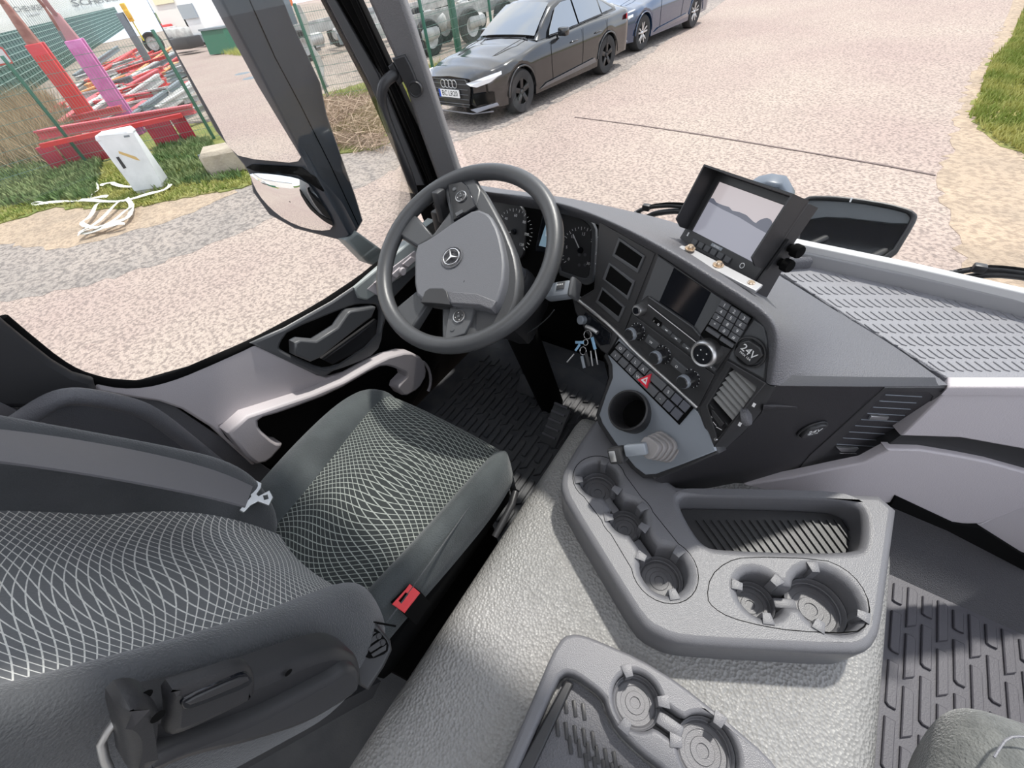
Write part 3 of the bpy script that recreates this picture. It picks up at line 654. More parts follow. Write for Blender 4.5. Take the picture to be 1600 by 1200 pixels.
ctr = V((.75, -.05, 1.67))
R_ = []
for f, z in ((.06, 1.50), (-.0, 1.58), (-.005, 1.625), (.05, 1.665), (.2, 1.685), (.5, 1.69), (.98, 1.69)):
    R_.append([V((lerp(p.x, ctr.x, f), lerp(p.y, ctr.y, f), z)) for p in OUT])
grid('cushion', R_, m_pseat, ps, sub=2)
tube('seam', [PZ(*p, 1.692) for p in [(1553, 1183), (1560, 1172), (1574, 1152), (1600, 1150), (1640, 1160)]], .0015, m_pad_lt, ps, n=6, smoothn=1)
box('seat_base', (.78, .05, 1.35), (.5, .4, .3), m_black, ps, bev=.02)
# ================================================================ DASHBOARD
A = Plane((-.106, .592, 2.051), (-.381, -.897, .226)); A.u = V((.908, -.409, -.092)).normalized(); A.v = A.n.cross(A.u).normalized()
K = Plane((-.58, .86, 1.98), (0, -.92, .40))
ds = thing('dashboard', 'dark grey dashboard wrapping around the driver with binnacle, switch shelf and vents', 'dashboard', (-.1, .8, 1.7))
tl = A.w(1207, 603); tr_ = PZ(1482, 603, 1.90); bl_ = PZ(1022, 748, 1.755)
Fn = (tr_-tl).cross(bl_-tl); Fn = Fn if Fn.x > 0 else -Fn
F = Plane(tl, Fn)
sh0 = A.w(966, 524, -.004); sh1 = A.w(1090, 640, -.004); sh2 = PZ(1018, 745, 1.755)
Bn = (sh1-sh0).cross(sh2-sh0); Bn = Bn if Bn.y < 0 else -Bn
B = Plane(sh0, Bn)
def onA(p, o=0): return A.w(*p, o)
# ---- hood / lip
c_in = [PY(684, 330, .84), PY(700, 303, .83), PY(757, 309, .81), PY(851, 325, .775), A.w(900, 334, -.01), A.w(960, 357), A.w(1025, 395), A.w(1078, 430), A.w(1130, 465), A.w(1177, 494), A.w(1196, 511), A.w(1201, 535), A.w(1196, 597)]
c_rg = [PY(676, 320, .80), PY(695, 288, .80), PY(757, 299, .78), PY(853, 311, .745), A.w(900, 322, .02), A.w(975, 352, .03), A.w(1040, 386, .03), A.w(1090, 415, .03), A.w(1145, 449, .03), A.w(1190, 477, .03), A.w(1215, 503, .028), A.w(1220, 535, .024), A.w(1207, 602, .008)]
c_md = [PY(680, 315, .84), PY(700, 283, .84), PY(757, 296, .83), PY(853, 307, .80), PZ(900, 316, 2.105), PZ(980, 344, 2.10), PZ(1050, 374, 2.09), PZ(1100, 402, 2.08), PZ(1160, 440, 2.06), PZ(1215, 475, 2.03), PZ(1245, 510, 2.0), PZ(1262, 540, 1.97), PZ(1260, 603, 1.965)]
c_bk = [PZ(676, 312, 2.06), PZ(706, 280, 2.07), PZ(757, 292, 2.07), PZ(853, 304, 2.07), PZ(900, 311, 2.07), PZ(995, 332, 2.06), PZ(1065, 349, 2.04), PZ(1120, 375, 2.02), PZ(1180, 408, 1.99), PZ(1250, 450, 1.95), PZ(1320, 495, 1.925), PZ(1395, 538, 1.91), PZ(1482, 602, 1.90)]
grid('hood', [[p.lerp(q, .0)+V((0, .012, -.012)) for p, q in zip(c_in, c_rg)], c_in, [a.lerp(b, .6)+(b-a).length*.1*A.n for a, b in zip(c_in, c_rg)], c_rg, [a.lerp(b, .35) for a, b in zip(c_rg, c_md)], c_md, [a.lerp(b, .5) for a, b in zip(c_md, c_bk)], c_bk], m_pad, ds, sub=2, ang=80, label='soft grained hood over the dashboard')
# top deck behind
ded = [PZ(700, 276, 2.05), PZ(757, 290, 2.062), PZ(853, 303, 2.06), PZ(900, 311, 2.06), PZ(995, 332, 2.05), PZ(1065, 349, 2.03), PZ(1120, 375, 2.01), PZ(1180, 408, 1.98), PZ(1250, 450, 1.945), PZ(1320, 495, 1.922), PZ(1320, 480, 1.9)]
# ---- passenger shelf
SP = ZP(1.90)
plate('shelf_top', SP, [(1155, 372), (1240, 391), (1420, 425), (1600, 464), (1760, 500), (1900, 560), (1760, 592), (1482, 592), (1440, 565), (1390, 534), (1320, 491), (1225, 430), (1150, 395)], off=.0, th=.02, bev=.003, material=m_pad_lt, parent=ds, label='pale ribbed passenger shelf')
for r in range(8):
    y = 440+r*20; x0 = 1213+(y-432)*1.42; x1 = 1640; k = 0
    x = x0+8
    while x < x1:
        s = .75+.25*(y-430)/150
        if y-16*s > 395+(x-1250)*.19+16: 
            p, q, t_ = SP.w(x-24*s, y-15*s, .0006), SP.w(x-6*s, y-2*s, .0006), SP.w(x+2*s, y, .0006)
            tube('rib', [p, q, t_], .0011, m_rib, ds, n=5)
        x += 13.5*s+1
plate('near_edge', SP, [(1482, 588), (1760, 588), (1900, 606), (1760, 606), (1482, 605)], off=.003, th=.02, bev=.004, material=m_palel, parent=ds, label='pale front edge of shelf')
plate('sill_strip', ZP(1.93), [(1236, 375), (1256, 380), (1420, 417), (1600, 459), (1800, 505), (1800, 518), (1600, 471), (1420, 430), (1250, 394), (1232, 388)], th=.05, bev=.004, material=mat('sill_grey', (.3, .3, .31), .4), parent=ds, label='grey strip along the windscreen base')
plate('sill_strip', ZP(1.945), [(1240, 371), (1420, 408), (1600, 449), (1800, 495), (1800, 506), (1600, 458), (1420, 417), (1238, 379)], th=.06, bev=.003, material=mat('sill_white', (.55, .55, .55), .5), parent=ds)
# ---- passenger lower fascia
pn0 = SP.w(1482, 603)
Pq = Plane(pn0, (.45, -.87, .16))
plate('fascia_upper', Pq, [(1484, 605), (1760, 605), (1800, 760), (1600, 702), (1500, 684), (1408, 681), (1464, 627)], off=-.004, th=.03, bev=.003, material=m_palel, parent=ds, label='pale passenger fascia panel')
plate('fascia_groove', Pq, [(1413, 677), (1500, 680), (1600, 700), (1800, 750), (1800, 800), (1600, 735), (1540, 720), (1500, 712), (1440, 702), (1380, 701)], off=-.02, th=.03, bev=.002, material=m_dark, parent=ds)
plate('glovebox_lid', Pq, [(1385, 702), (1440, 703), (1500, 713), (1545, 722), (1610, 740), (1800, 800), (1800, 700), (1810, 760), (1640, 775), (1580, 803), (1530, 818), (1490, 818), (1455, 808), (1408, 784), (1300, 775), (1020, 778), (1020, 730)][:6]+[(1780, 800), (1640, 775), (1580, 803), (1530, 819), (1490, 819), (1455, 808), (1400, 786), (1300, 790), (1020, 800), (1020, 772), (1150, 760), (1239, 746), (1300, 733), (1350, 723), (1386, 704)], off=-.006, th=.02, bev=.004, material=m_palel, parent=ds, label='pale curved glovebox lid')
plate('fascia_lower', Pq, [(1440, 790), (1530, 820), (1640, 772), (1800, 780), (1800, 960), (1600, 880), (1490, 828)], off=-.012, th=.02, bev=.002, material=m_pale, parent=ds)
plate('fascia_gasket', Pq, [(1400, 776), (1490, 818), (1530, 824), (1600, 868), (1800, 950), (1800, 985), (1600, 892), (1480, 830), (1390, 792)], off=-.001, th=.02, bev=.002, material=m_black, parent=ds)
# ---- centre face
plate('centre_face', A, [(936, 344), (980, 368), (1025, 394), (1130, 465), (1178, 494), (1198, 511), (1202, 533), (1196, 598), (1113, 702), (1090, 640), (1030, 584), (966, 522), (900, 469), (928, 452)], [[(1141, 573), (1183, 603), (1180, 612), (1138, 667), (1107, 629)]], off=0, th=.03, bev=.001, material=m_face, parent=ds)
sp_ = plate('slot_panel', A, [(938, 348), (1023, 396), (976, 516), (962, 508), (908, 469), (932, 452)], off=.002, th=.006, bev=.001, material=m_face, parent=ds)
for Q, R_ in (([(966, 371), (1007, 400), (996, 427), (956, 400)], [(968, 377), (1003, 402), (995, 420), (960, 397)]), ([(951, 410), (991, 439), (981, 469), (941, 436)], [(953, 415), (987, 443), (979, 462), (945, 437)]), ([(940, 449), (976, 480), (966, 504), (930, 472)], [(941, 453), (972, 480), (966, 495), (934, 470)])):
    fr = plate('slot_frame', A, Q, [R_], off=.005, th=.006, bev=.001, material=m_facel, parent=sp_)
    plate('slot_shade', A, R_, off=.0035, th=.002, material=m_black, parent=fr)  # flat black plate, painted in place of the shaded hollow
# radio
rd = plate('radio', A, [(1027, 398), (1129, 468), (1175, 497), (1117, 583), (990, 488)], off=.004, th=.008, bev=.001, material=m_face, parent=ds, label='radio with blank display and keypad')
plate('keypad_plate', A, [(1130, 468), (1175, 497), (1142, 546), (1100, 530), (1094, 522)], off=.0055, th=.003, bev=.0005, material=m_black, parent=rd)
plate('trim_plate', A, [(1028, 400), (1053, 418), (1030, 472), (1012, 462), (1002, 470)], off=.0055, th=.003, bev=.0005, material=m_facel, parent=rd)
plate('trim_plate', A, [(1111, 457), (1129, 469), (1094, 524), (1084, 511)], off=.0055, th=.003, bev=.0005, material=m_facel, parent=rd)
plate('display', A, [(1053, 419), (1110, 457), (1084, 512), (1030, 471)], off=.0052, th=.002, material=m_gloss, parent=rd, label='blank glossy display')
plate('disc_slot', A, [(1012, 469), (1015, 463), (1082, 508), (1094, 524), (1092, 538), (1012, 475)], off=.0065, th=.004, bev=.0005, material=m_dark, parent=rd)
tube('slot_edge', [A.w(*p, .009) for p in ((1014, 464), (1082, 511), (1094, 525))], .0012, m_facel, rd, n=6)
tube('slot_edge', [A.w(*p, .009) for p in ((1013, 476), (1092, 538))], .0009, m_alu, rd, n=6)
def pxq(c, ex, ey): return [(c[0]-ex[0]-ey[0], c[1]-ex[1]-ey[1]), (c[0]+ex[0]-ey[0], c[1]+ex[1]-ey[1]), (c[0]+ex[0]+ey[0], c[1]+ex[1]+ey[1]), (c[0]-ex[0]+ey[0], c[1]-ex[1]+ey[1])]
keys = '123456789*0#'
for r in range(4):
    for c in range(3):
        cx, cy = 1132+15.2*c-5.3*r, 477+10.2*c+10*r
        k_ = plate('key', A, pxq((cx, cy), (6.9, 4.4), (-2.3, 4.2)), off=.0085, th=.004, bev=.0005, material=m_switch, parent=rd)
        text('digit', keys[r*3+c], .0075, A, A.uv(cx, cy, .0085), off=.0087, material=m_white, parent=rd) if False else None
        cu = text('digit', keys[r*3+c], .0075, A, A.uv(cx, cy, .0085), off=.0087, material=m_white, parent=rd)
for c in ((1113, 520), (1135, 535)): plate('key', A, pxq(c, (10, 6.6), (-1.4, 2.6)), off=.0095, th=.004, bev=.0005, material=m_switch, parent=rd)
for c, l in (((1041, 516), 1), ((1056, 529), 1), ((1073.5, 544), 1), ((1091, 558), .9), ((1110, 573), 1)):
    plate('button', A, pxq(c, (7.2*l, 5.6*l), (-1.3, 2.2)), off=.0065, th=.003, bev=.0004, material=m_facel, parent=rd); plate('button_mark', A, pxq(c, (1.8, 1.3), (-.4, .6)), off=.0068, th=.0004, material=m_white, parent=rd)
plate('button', A, pxq((1026, 503), (6, 4.6), (-1.4, 2.6)), off=.0065, th=.003, bev=.0004, material=m_black, parent=rd)
text('mark', 'o', .009, A, A.uv(1029, 506.5, .0065), off=.0068, material=m_white, parent=rd); text('mark', '::', .006, A, A.uv(1022, 501, .0065), off=.0068, material=m_white, parent=rd)
kb = lathe('volume_knob', [(0, .017), (.0055, .017), (.0065, .015), (.009, .015), (.0105, .012), (.011, 0)], A.w(1003, 482.5, .004), A.n, m_alu, rd, 28)
lathe('knob_cap', [(0, .0175), (.0062, .0172), (.0065, .0155)], A.w(1003, 482.5, .004), A.n, m_gloss, rd, 24)
lathe('rotary_controller', [(.016, .02), (.019, .021), (.0215, .019), (.0225, .014), (.0225, .0)], A.w(1109, 549, .004), A.n, m_alu, rd, 36)
lathe('knob_cap', [(0, .0195), (.0165, .0195), (.0165, .021)], A.w(1109, 549, .004), A.n, m_gloss, rd, 32)
for i in range(4):
    a = math.pi/4+i*math.pi/2; q = A.w(1109, 549, .004); q = q+A.u*.008*math.cos(a)+A.v*.008*math.sin(a)+A.n*.0198; lathe('knob_mark', [(0, .0003), (.0011, .0003), (.0011, 0)], q, A.n, m_white, rd, 8)
# climate panel
cl = plate('climate_panel', A, [(977, 516), (988, 491), (1116, 586), (1091, 636), (1030, 580)], off=.003, th=.006, bev=.001, material=m_face, parent=ds, label='climate panel with three rotary knobs')
for c in ((997, 518), (1036, 554), (1080, 591)):
    b0 = A.w(*c, .003)
    lathe('dial', [(0, .001), (.0165, .001), (.0175, .0)], b0, A.n, m_gloss, cl, 32)
    lathe('knob', [(0, .026), (.0095, .026), (.0108, .0245), (.0125, .010), (.0145, .005), (.015, 0)], b0, A.n, m_knob, cl, 32); lathe('knob_glint', [(.0108, .0247), (.0118, .0235), (.0122, .017)], b0, A.n, m_shelf, cl, 32)  # pale ring added to imitate the highlight round each knob
    q = b0+A.u*.009+A.v*.0075+A.n*.015; box('knob_pointer', q, (.006, .0022, .01), m_alu, cl, ux=(A.u+A.v*.3).normalized(), uy=(A.v-A.u*.3).normalized(), uz=A.n)
    for i in range(11):
        a = math.radians(-40+i*26); q = b0+(A.u*math.cos(a)+A.v*math.sin(a))*.0162+A.n*.0014; box('dial_tick', q, (.0012, .0012, .0004), m_white, cl, ux=A.u, uy=A.v, uz=A.n)
for c in (((1012, 523), (1030, 538), (1024, 547), (1006, 533)), ((1052, 559), (1073, 577), (1067, 586), (1046, 569))): plate('symbol_bar', A, list(c), off=.006, th=.004, bev=.001, material=m_facel, parent=cl)
for c in ((1017, 535), (1057, 573)): text('symbol', 'O' if c[0] > 1040 else 'W', .007, A, A.uv(*c, .006), off=.0063, material=m_white, parent=cl)
# socket upper
def socket(c, pl, r, sz, ang, nm, par):
    lathe('socket_ring', [(r*1.12, 0), (r*1.1, .002), (r, .0025), (r*.96, -.002), (r*.94, -.012), (0, -.012)], c, pl.n, m_dark, par, 36)
    q = Plane(c, pl.n); q.u = pl.u*math.cos(ang)+pl.v*math.sin(ang); q.v = pl.n.cross(q.u)
    cap = uvplate('socket_cap', q, [(-r*.62, -r*.8), (r*.55, -r*.72), (r*.8, -r*.3), (r*.8, r*.55), (r*.35, r*.85), (-r*.5, r*.75), (-r*.8, r*.3), (-r*.8, -r*.4)], th=.012, off=.006, bev=.002, material=m_face, parent=par)
    text('lettering', '24V', sz, q, (0, r*.12), off=.0063, material=m_white, parent=par); text('lettering', 'MAX 15A', sz*.3, q, (0, -r*.28), off=.0063, material=m_white, parent=par)
plate('corner_panel', A, [(1177, 499), (1194, 511), (1199, 534), (1193, 592), (1137, 561), (1143, 548)], off=.003, th=.006, bev=.002, material=m_facel, parent=ds)
socket(A.w(1172, 550, .005), A, .0215, .016, -.12, 'u', ds)
# vent
vf = plate('vent_frame', A, [(1136, 563), (1197, 599), (1115, 697), (1092, 638)], [[(1141, 574), (1182, 604), (1179, 612), (1140, 664), (1134, 672), (1120, 686), (1105, 634)]], off=.004, th=.02, bev=.0015, material=m_face, parent=ds, label='console air vent')
plate('vent_back', A, [(1139, 571), (1185, 603), (1140, 668), (1104, 630)], off=-.028, th=.003, material=m_black, parent=vf)
S0 = [(600, 185), (505, 195), (458, 262), (418, 328), (378, 394), (338, 460), (298, 525)]; S1 = [(850, 440), (797, 528), (752, 598), (703, 652), (657, 712), (612, 772), (567, 832)]
for a, b in zip(S0, S1):
    p, q = A.w(1080+a[0]/8.57, 560+a[1]/8.57, .0), A.w(1080+b[0]/8.57, 560+b[1]/8.57, .0); d = (q-p); n2 = d.normalized().cross(A.n).normalized()
    prism('slat', [p, q, q-A.n*.014-n2*.011, p-A.n*.014-n2*.011], n2*.0012, m_slat, vf)
plate('vent_plate', A, [(1106, 628), (1140, 667), (1122, 687), (1117, 689), (1101, 635)], off=.0, th=.003, bev=.0005, material=m_face, parent=vf)
plate('flap_lever', A, [(1111, 640), (1115, 642), (1131, 662), (1126, 668), (1112, 650)], off=.006, th=.005, bev=.001, material=m_dark, parent=vf)
for a, b in (((1106, 643), (1113, 653)), ((1114, 659), (1119, 665)), ((1119, 667), (1128, 672))): tube('print_line', [A.w(*a, .0012), A.w(*b, .0012)], .0006, m_white, vf, n=5)
lathe('vent_pin', [(0, .003), (.0025, .003), (.003, 0)], A.w(1119, 686, .004), A.n, m_alu, vf, 12)
# strip between console face and passenger-side face, with thumbwheel
st0 = [A.w(1196, 598, .003), A.w(1172, 628, .003), A.w(1140, 667, .003), A.w(1113, 702, .003)]; st1 = [F.w(1212, 604, .002), F.w(1190, 645, .002), F.w(1160, 678, .002), F.w(1122, 711, .002)]
grid('edge_strip', [st0, [a.lerp(b, .5)+(A.n+F.n)*.003 for a, b in zip(st0, st1)], st1], m_face, ds, sub=1, thick=.004)
SPn = Plane(A.w(1167, 650, .004), (A.n+F.n).normalized())
lathe('thumbwheel', [(0, .005), (.013, .005), (.0145, .003), (.0145, -.003), (.013, -.005), (0, -.005)], SPn.w(1166, 651, -.003), (A.v*.6+A.u*.6-A.n*.3), m_pad, ds, 30)
for p in ((1178, 633), (1156, 663)): plate('icon', SPn, pxq(p, (2, 1.2), (-1.5, 2.6)), off=.006, th=.0005, material=m_white, parent=ds)
# right (passenger-side) face
plate('side_face', F, [(1208, 603), (1345, 604), (1482, 604), (1462, 625), (1385, 701), (1245, 744), (1150, 758), (1060, 768), (1022, 749), (1122, 710), (1160, 678), (1190, 645), (1212, 604)][:-1], off=0, th=.02, bev=.001, material=m_console, parent=ds, label='dark passenger side of the console')
socket(F.w(1269, 671, .002), F, .0235, .015, .12, 'l', ds)
ridge = [F.w(1208, 630, .0), F.w(1230, 633, .0), F.w(1248, 637, 0)]
grid('moulded_fin', [[F.w(1193, 630, .0), F.w(1193, 636, .012), F.w(1190, 645, 0)], [F.w(1215, 631, 0), F.w(1215, 636, .007), F.w(1212, 641, 0)], [F.w(1246, 636, 0), F.w(1246, 637, .0005), F.w(1246, 639, 0)]], m_console, ds, sub=1)
v2 = plate('side_vent', F, [(1383, 606), (1478, 606), (1462, 625), (1392, 697), (1350, 720), (1240, 743), (1265, 712)], [[(1383, 613), (1388, 611), (1450, 613), (1458, 620), (1452, 632), (1372, 703), (1350, 718), (1265, 736), (1272, 727), (1302, 700)]], off=.0015, th=.02, bev=.001, material=m_dark, parent=ds, label='passenger side air vent')
plate('vent_back', F, [(1380, 610), (1462, 612), (1372, 706), (1262, 738)], off=-.03, th=.003, material=m_black, parent=v2)
for i in range(9):
    t = i/8; p = F.w(lerp(1384, 1308, t), lerp(617, 694, t), .001); q = F.w(lerp(1441, 1370, t), lerp(620, 698, t), .001)
    prism('slat', [p, q, q-F.n*.018, p-F.n*.018], V((0, 0, -.0012)), m_shelf, v2)
plate('vent_slider', F, pxq((1374, 654), (14, .6), (-2, 2.4)), off=.004, th=.006, bev=.001, material=m_alu, parent=v2)
plate('vent_plate', F, [(1305, 696), (1366, 700), (1348, 716), (1266, 735)], off=.0, th=.003, material=m_face, parent=v2)
plate('flap_lever', F, [(1308, 700), (1342, 701), (1336, 707), (1314, 706)], off=.006, th=.005, bev=.001, material=m_alu, parent=v2)
tube('print_line', [F.w(1312, 708, .0012), F.w(1338, 709, .0012)], .0006, m_white, v2, n=5)
# ---- shelf with switches
body = plate('switch_shelf', B, [(968, 527), (1030, 586), (1090, 643), (1104, 664), (1118, 705), (1070, 724), (1024, 741), (1008, 742), (992, 730), (960, 690), (941, 662), (936, 648), (946, 618), (957, 590), (956, 570), (949, 556)], [circ((980, 642), 29, 28)], off=0, th=.012, hrnd=0, bev=.002, material=m_shelf, parent=ds, label='satin grey switch shelf')
plate('shelf_edge', B, [(968, 522), (1090, 638), (1108, 664), (1123, 709), (1070, 732), (1026, 749), (1004, 748), (986, 733), (950, 688), (934, 663), (930, 648), (940, 618), (950, 590), (949, 572), (942, 556)], [circ((980, 642), 30, 28)], off=-.005, th=.03, hrnd=0, bev=.004, material=m_dark, parent=ds)
bodyp = [B.w(*p, -.03) for p in [(968, 524), (1090, 638), (1120, 706), (1024, 746), (990, 730), (936, 663), (934, 648), (950, 590), (942, 556)]]
prism('console_core', bodyp, V((.03, .34, -.05)), m_black, ds)
plate('ignition_panel', B, [(893, 463), (966, 524), (949, 556), (938, 548), (915, 520), (898, 488)], off=.0, th=.03, bev=.004, material=m_dark, parent=ds)
tube('bright_trim', [B.w(*p, .004) for p in ((894, 461), (943, 500), (966, 521), (992, 549), (1031, 583), (1062, 611), (1090, 637))], .0045, m_alu, ds, n=10, smoothn=1)
sw_ = plate('switch_bezel', B, [(966, 533), (1084, 637), (1061, 664), (949, 553)], off=.002, th=.006, bev=.0005, material=m_black, parent=ds, label='two-row switch bank')
TL_, TR2, BR2, BL2 = V((967, 535)), V((1081, 636)), V((1061, 661)), V((951, 553))
def bil(u, v): return (TL_*(1-u)+TR2*u)*(1-v)+(BL2*(1-u)+BR2*u)*v
marks = {0: 'O', 1: 'I', 2: 'Y', 3: 'A', 6: 'S', 10: 'i', 12: 'b', 13: 'W', 17: 'm'}
for rr in range(2):
    v0, v1 = (0.02, .44) if rr == 0 else (.56, .98)
    cells = [0, .105, .21, .315, .42, .66, .77, .88, .985] if rr == 0 else [0.01, .115, .22, .325, .43, .64, .75, .86, .975]
    for i in range(8):
        a, b = cells[i]+.006, cells[i+1]-.006
        q = [tuple(bil(a, v0)), tuple(bil(b, v0)), tuple(bil(b, v1)), tuple(bil(a, v1))]
        k_ = plate('switch', B, q, off=.0065, th=.006, bev=.0008, material=m_key if i in (6, 7) else m_switch, parent=sw_)
        ch = {(0, 0): 'O', (0, 1): 'I', (0, 2): 'L', (0, 3): 'A', (0, 5): 'S', (1, 0): 'i', (1, 2): 'L', (1, 3): 'W', (1, 5): '-'}.get((rr, i))
        if ch: text('symbol', ch, .0085, B, B.uv(*bil((a+b)/2, (v0+v1)/2), .0065), off=.0068, material=m_white, parent=sw_, rot=0)
plate('hazard_button', B, [(1017, 584), (995, 593), (1010, 607)], off=.010, th=.008, bev=.0012, material=m_hazard, parent=sw_, label='red hazard warning button')
plate('hazard_triangle', B, [(1012, 589), (1001, 593.5), (1009, 601)], [[(1010, 591.5), (1005, 594), (1008.5, 597)]], off=.0106, th=.0008, material=m_white, parent=sw_)
# ring cup holder
rc = B.w(981, 641, .022); ax = (B.n*.75+V((0, 0, .5))).normalized()
cr2 = lathe('cup_ring', [(.029, -.055), (.033, -.012), (.0345, .0), (.037, .004), (.040, .003), (.0415, -.001), (.0415, -.026), (.040, -.06)], rc, ax, m_dark, ds, 48, label='round cup holder ring')
lathe('cup_base', [(0, -.05), (.031, -.05)], rc, ax, m_black, ds, 32)
# gear lever
gl_ = thing('gear_lever', 'silver-grey gear lever with ribbed rubber bellows below the switch bank', 'gear lever', B.w(1040, 700))
m_bel = mat('bellows_rubber', (.27, .255, .25), .4, bump=(500, .2, .001))
b0 = B.w(1038, 697, .002); b1 = B.w(1012, 700, .068); dx_ = (b1-b0).normalized()
bp2 = Plane(b0, dx_); bp2.u = (B.u-dx_*B.u.dot(dx_)).normalized(); bp2.v = dx_.cross(bp2.u)
for i in range(9):
    t = i/8; s = lerp(.027, .0175, t)*(1 if i % 2 == 0 else .86)
    c = b0.lerp(b1, t); q = Plane(c, dx_); q.u = bp2.u; q.v = bp2.v
    uvplate('bellows_fold', q, [(-s, -s), (s, -s), (s, s), (-s, s)], th=.0085, off=0, bev=.002, rnd=2, material=m_bel, parent=gl_)
h0 = b1; h1 = B.w(978, 704, .078); dh = (h1-h0).normalized()
box('lever_arm', (h0+h1)/2, ((h1-h0).length, .022, .02), m_shelf, gl_, ux=dh, uy=dh.cross(B.n).normalized(), bev=.004)
h2 = B.w(962, 712, .08); dk = (h2-h1).normalized()
box('lever_head', h2.lerp(h1, .2), (.028, .03, .03), m_dark, gl_, ux=dh, uy=dh.cross(B.n).normalized(), bev=.005)
box('head_insert', h2.lerp(h1, .2)+B.n*.015, (.012, .02, .003), m_alu, gl_, ux=dh, uy=dh.cross(B.n).normalized(), bev=.001)
# ---- instrument cluster
kc = plate('cluster_surround', K, [(684, 325), (700, 300), (757, 305), (851, 321), (940, 342), (934, 455), (905, 478), (868, 462), (790, 420), (700, 395), (680, 360)], off=-.02, th=.02, bev=.003, material=m_black, parent=ds)
gL = plate('gauge', K, [(728, 306), (750, 308), (790, 315), (812, 320), (820, 332), (819, 395), (812, 406), (790, 404), (730, 392)], off=-.008, th=.01, bev=.002, rnd=1, material=m_face, parent=ds, label='round speed gauge')
gR = plate('gauge', K, [(872, 330), (882, 333), (905, 339), (920, 350), (925, 362), (921, 430), (915, 438), (900, 434), (872, 424)], off=-.008, th=.01, bev=.002, rnd=1, material=m_face, parent=ds, label='round engine speed gauge')
plate('gauge_bezel', K, [(866, 326), (882, 329), (908, 335), (926, 347), (932, 362), (927, 440), (917, 447), (900, 440), (868, 428)], [[(872, 331), (882, 334), (905, 340), (920, 351), (925, 363), (921, 429), (915, 436), (900, 432), (872, 422)]], off=-.002, th=.012, bev=.002, rnd=1, material=m_facel, parent=ds)
plate('centre_display', K, [(848, 336), (872, 341), (868, 398), (836, 392), (838, 380)], off=-.012, th=.006, bev=.001, material=m_gloss, parent=ds)
plate('display_window', K, [(853, 349), (866, 351), (862, 388), (842, 384)], off=-.0085, th=.003, material=mat('lcd', (.22, .30, .36), .2, emit=(.25, .38, .48, .35)), parent=ds, label='pale blue display window')
plate('display_window', K, [(854, 354), (862, 355), (860, 370), (852, 369)], off=-.0078, th=.002, material=mat('lcd2', (.4, .45, .48), .2, emit=(.45, .5, .55, .4)), parent=ds)
def gauge(c, par, R, a0, a1, n, nums, na):
    g0 = K.w(*c, -.007)
    for i in range(n):
        a = math.radians(lerp(a0, a1, i/(n-1))); rr = R*(.86 if i % 2 == 0 else .92); u = K.u*math.cos(a)+K.v*math.sin(a)
        p = g0+u*rr; q = g0+u*R; box('tick', (p+q)/2, ((q-p).length, .0013, .0004), m_white, par, ux=u, uy=K.n.cross(u), uz=K.n)
    for i, s in enumerate(nums):
        a = math.radians(lerp(a0, a1, i/(len(nums)-1))); o = K.uv(*c, -.007); text('numeral', s, .010, K, (o[0]+R*.7*math.cos(a), o[1]+R*.7*math.sin(a)), off=-.0065, material=m_white, parent=par)
    u = K.u*math.cos(math.radians(na))+K.v*math.sin(math.radians(na)); box('needle', g0+u*R*.38+K.n*.003, (R*.8, .0022, .0015), m_white, par, ux=u, uy=K.n.cross(u), uz=K.n)
    lathe('needle_hub', [(0, .006), (.006, .006), (.008, 0)], g0, K.n, m_gloss, par, 20)
gauge((803, 362), gL, .058, 225, -45, 27, ['0', '20', '40', '60', '80', '100', '120'], 195)
gauge((907, 391), gR, .055, 225, -45, 31, ['0', '5', '10', '15', '20', '25', '30'], 128)
for k in range(4): lathe('tell_tale', [(0, .0004), (.004, .0004), (.004, 0)], K.w(905+(k % 2)*9, 398+(k//2)*16, -.0075), K.n, m_facel, gR, 12)
# lower dash, knee area, column
box('knee_panel', (-.62, 1.02, 1.72), (.88, .24, .3), m_black, ds, bev=.02)
box('centre_block', (.04, .93, 1.72), (.34, .3, .3), m_black, ds, bev=.01)
sc_ = thing('steering_column', 'grey textured steering column shroud behind the wheel', 'steering column', (-.58, .75, 1.75))
WC = V((-.583, .601, 2.044)); th_ = math.radians(31); WNn = V((0, -math.sin(th_), math.cos(th_))); WE1 = V((1, 0, 0)); WE2 = V((0, math.cos(th_), math.sin(th_)))
WNn = V((0.02, -.515, .857)).normalized()
WP = Plane(WC, WNn); WP.u = (WE1-WNn*WNn.x).normalized(); WP.v = WNn.cross(WP.u)
box('shroud', WC-WNn*.12+WE2*.01, (.15, .13, .12), m_hub, sc_, ux=WP.u, uy=WP.v, uz=WNn, bev=.02, taper=.85)
box('lower_shroud', WC-WNn*.25, (.17, .16, .2), m_dark, sc_, ux=WP.u, uy=WP.v, uz=WNn, bev=.03)
tube('column_tube', [WC-WNn*.3, WC-WNn*.3+V((0, .18, -.62))], .05, m_black, sc_)
tube('panel_seam', [PY(x, y, .70) for x, y in ((790, 531), (812, 527), (835, 514), (855, 498), (866, 484))], .0015, m_facel, sc_, n=6, smoothn=1)
sk = thing('wiper_stalk', 'grey control stalk with white symbols right of the steering wheel', 'stalk', WP.w(870, 455, -.05))
a_ = WP.w(855, 458, -.05); b_ = WP.w(896, 452, -.03); du = (b_-a_).normalized(); dv = WNn.cross(du).normalized()
box('stalk_body', (a_+b_)/2, ((b_-a_).length, .034, .028), m_shelf, sk, ux=du, uy=dv, bev=.008)
box('end_cap', b_+du*.003, (.012, .042, .034), m_facel, sk, ux=du, uy=dv, bev=.006)
box('slider', (a_+b_)/2+WNn*.015+dv*.004+du*.006, (.018, .016, .004), m_facel, sk, ux=du, uy=dv, bev=.001)
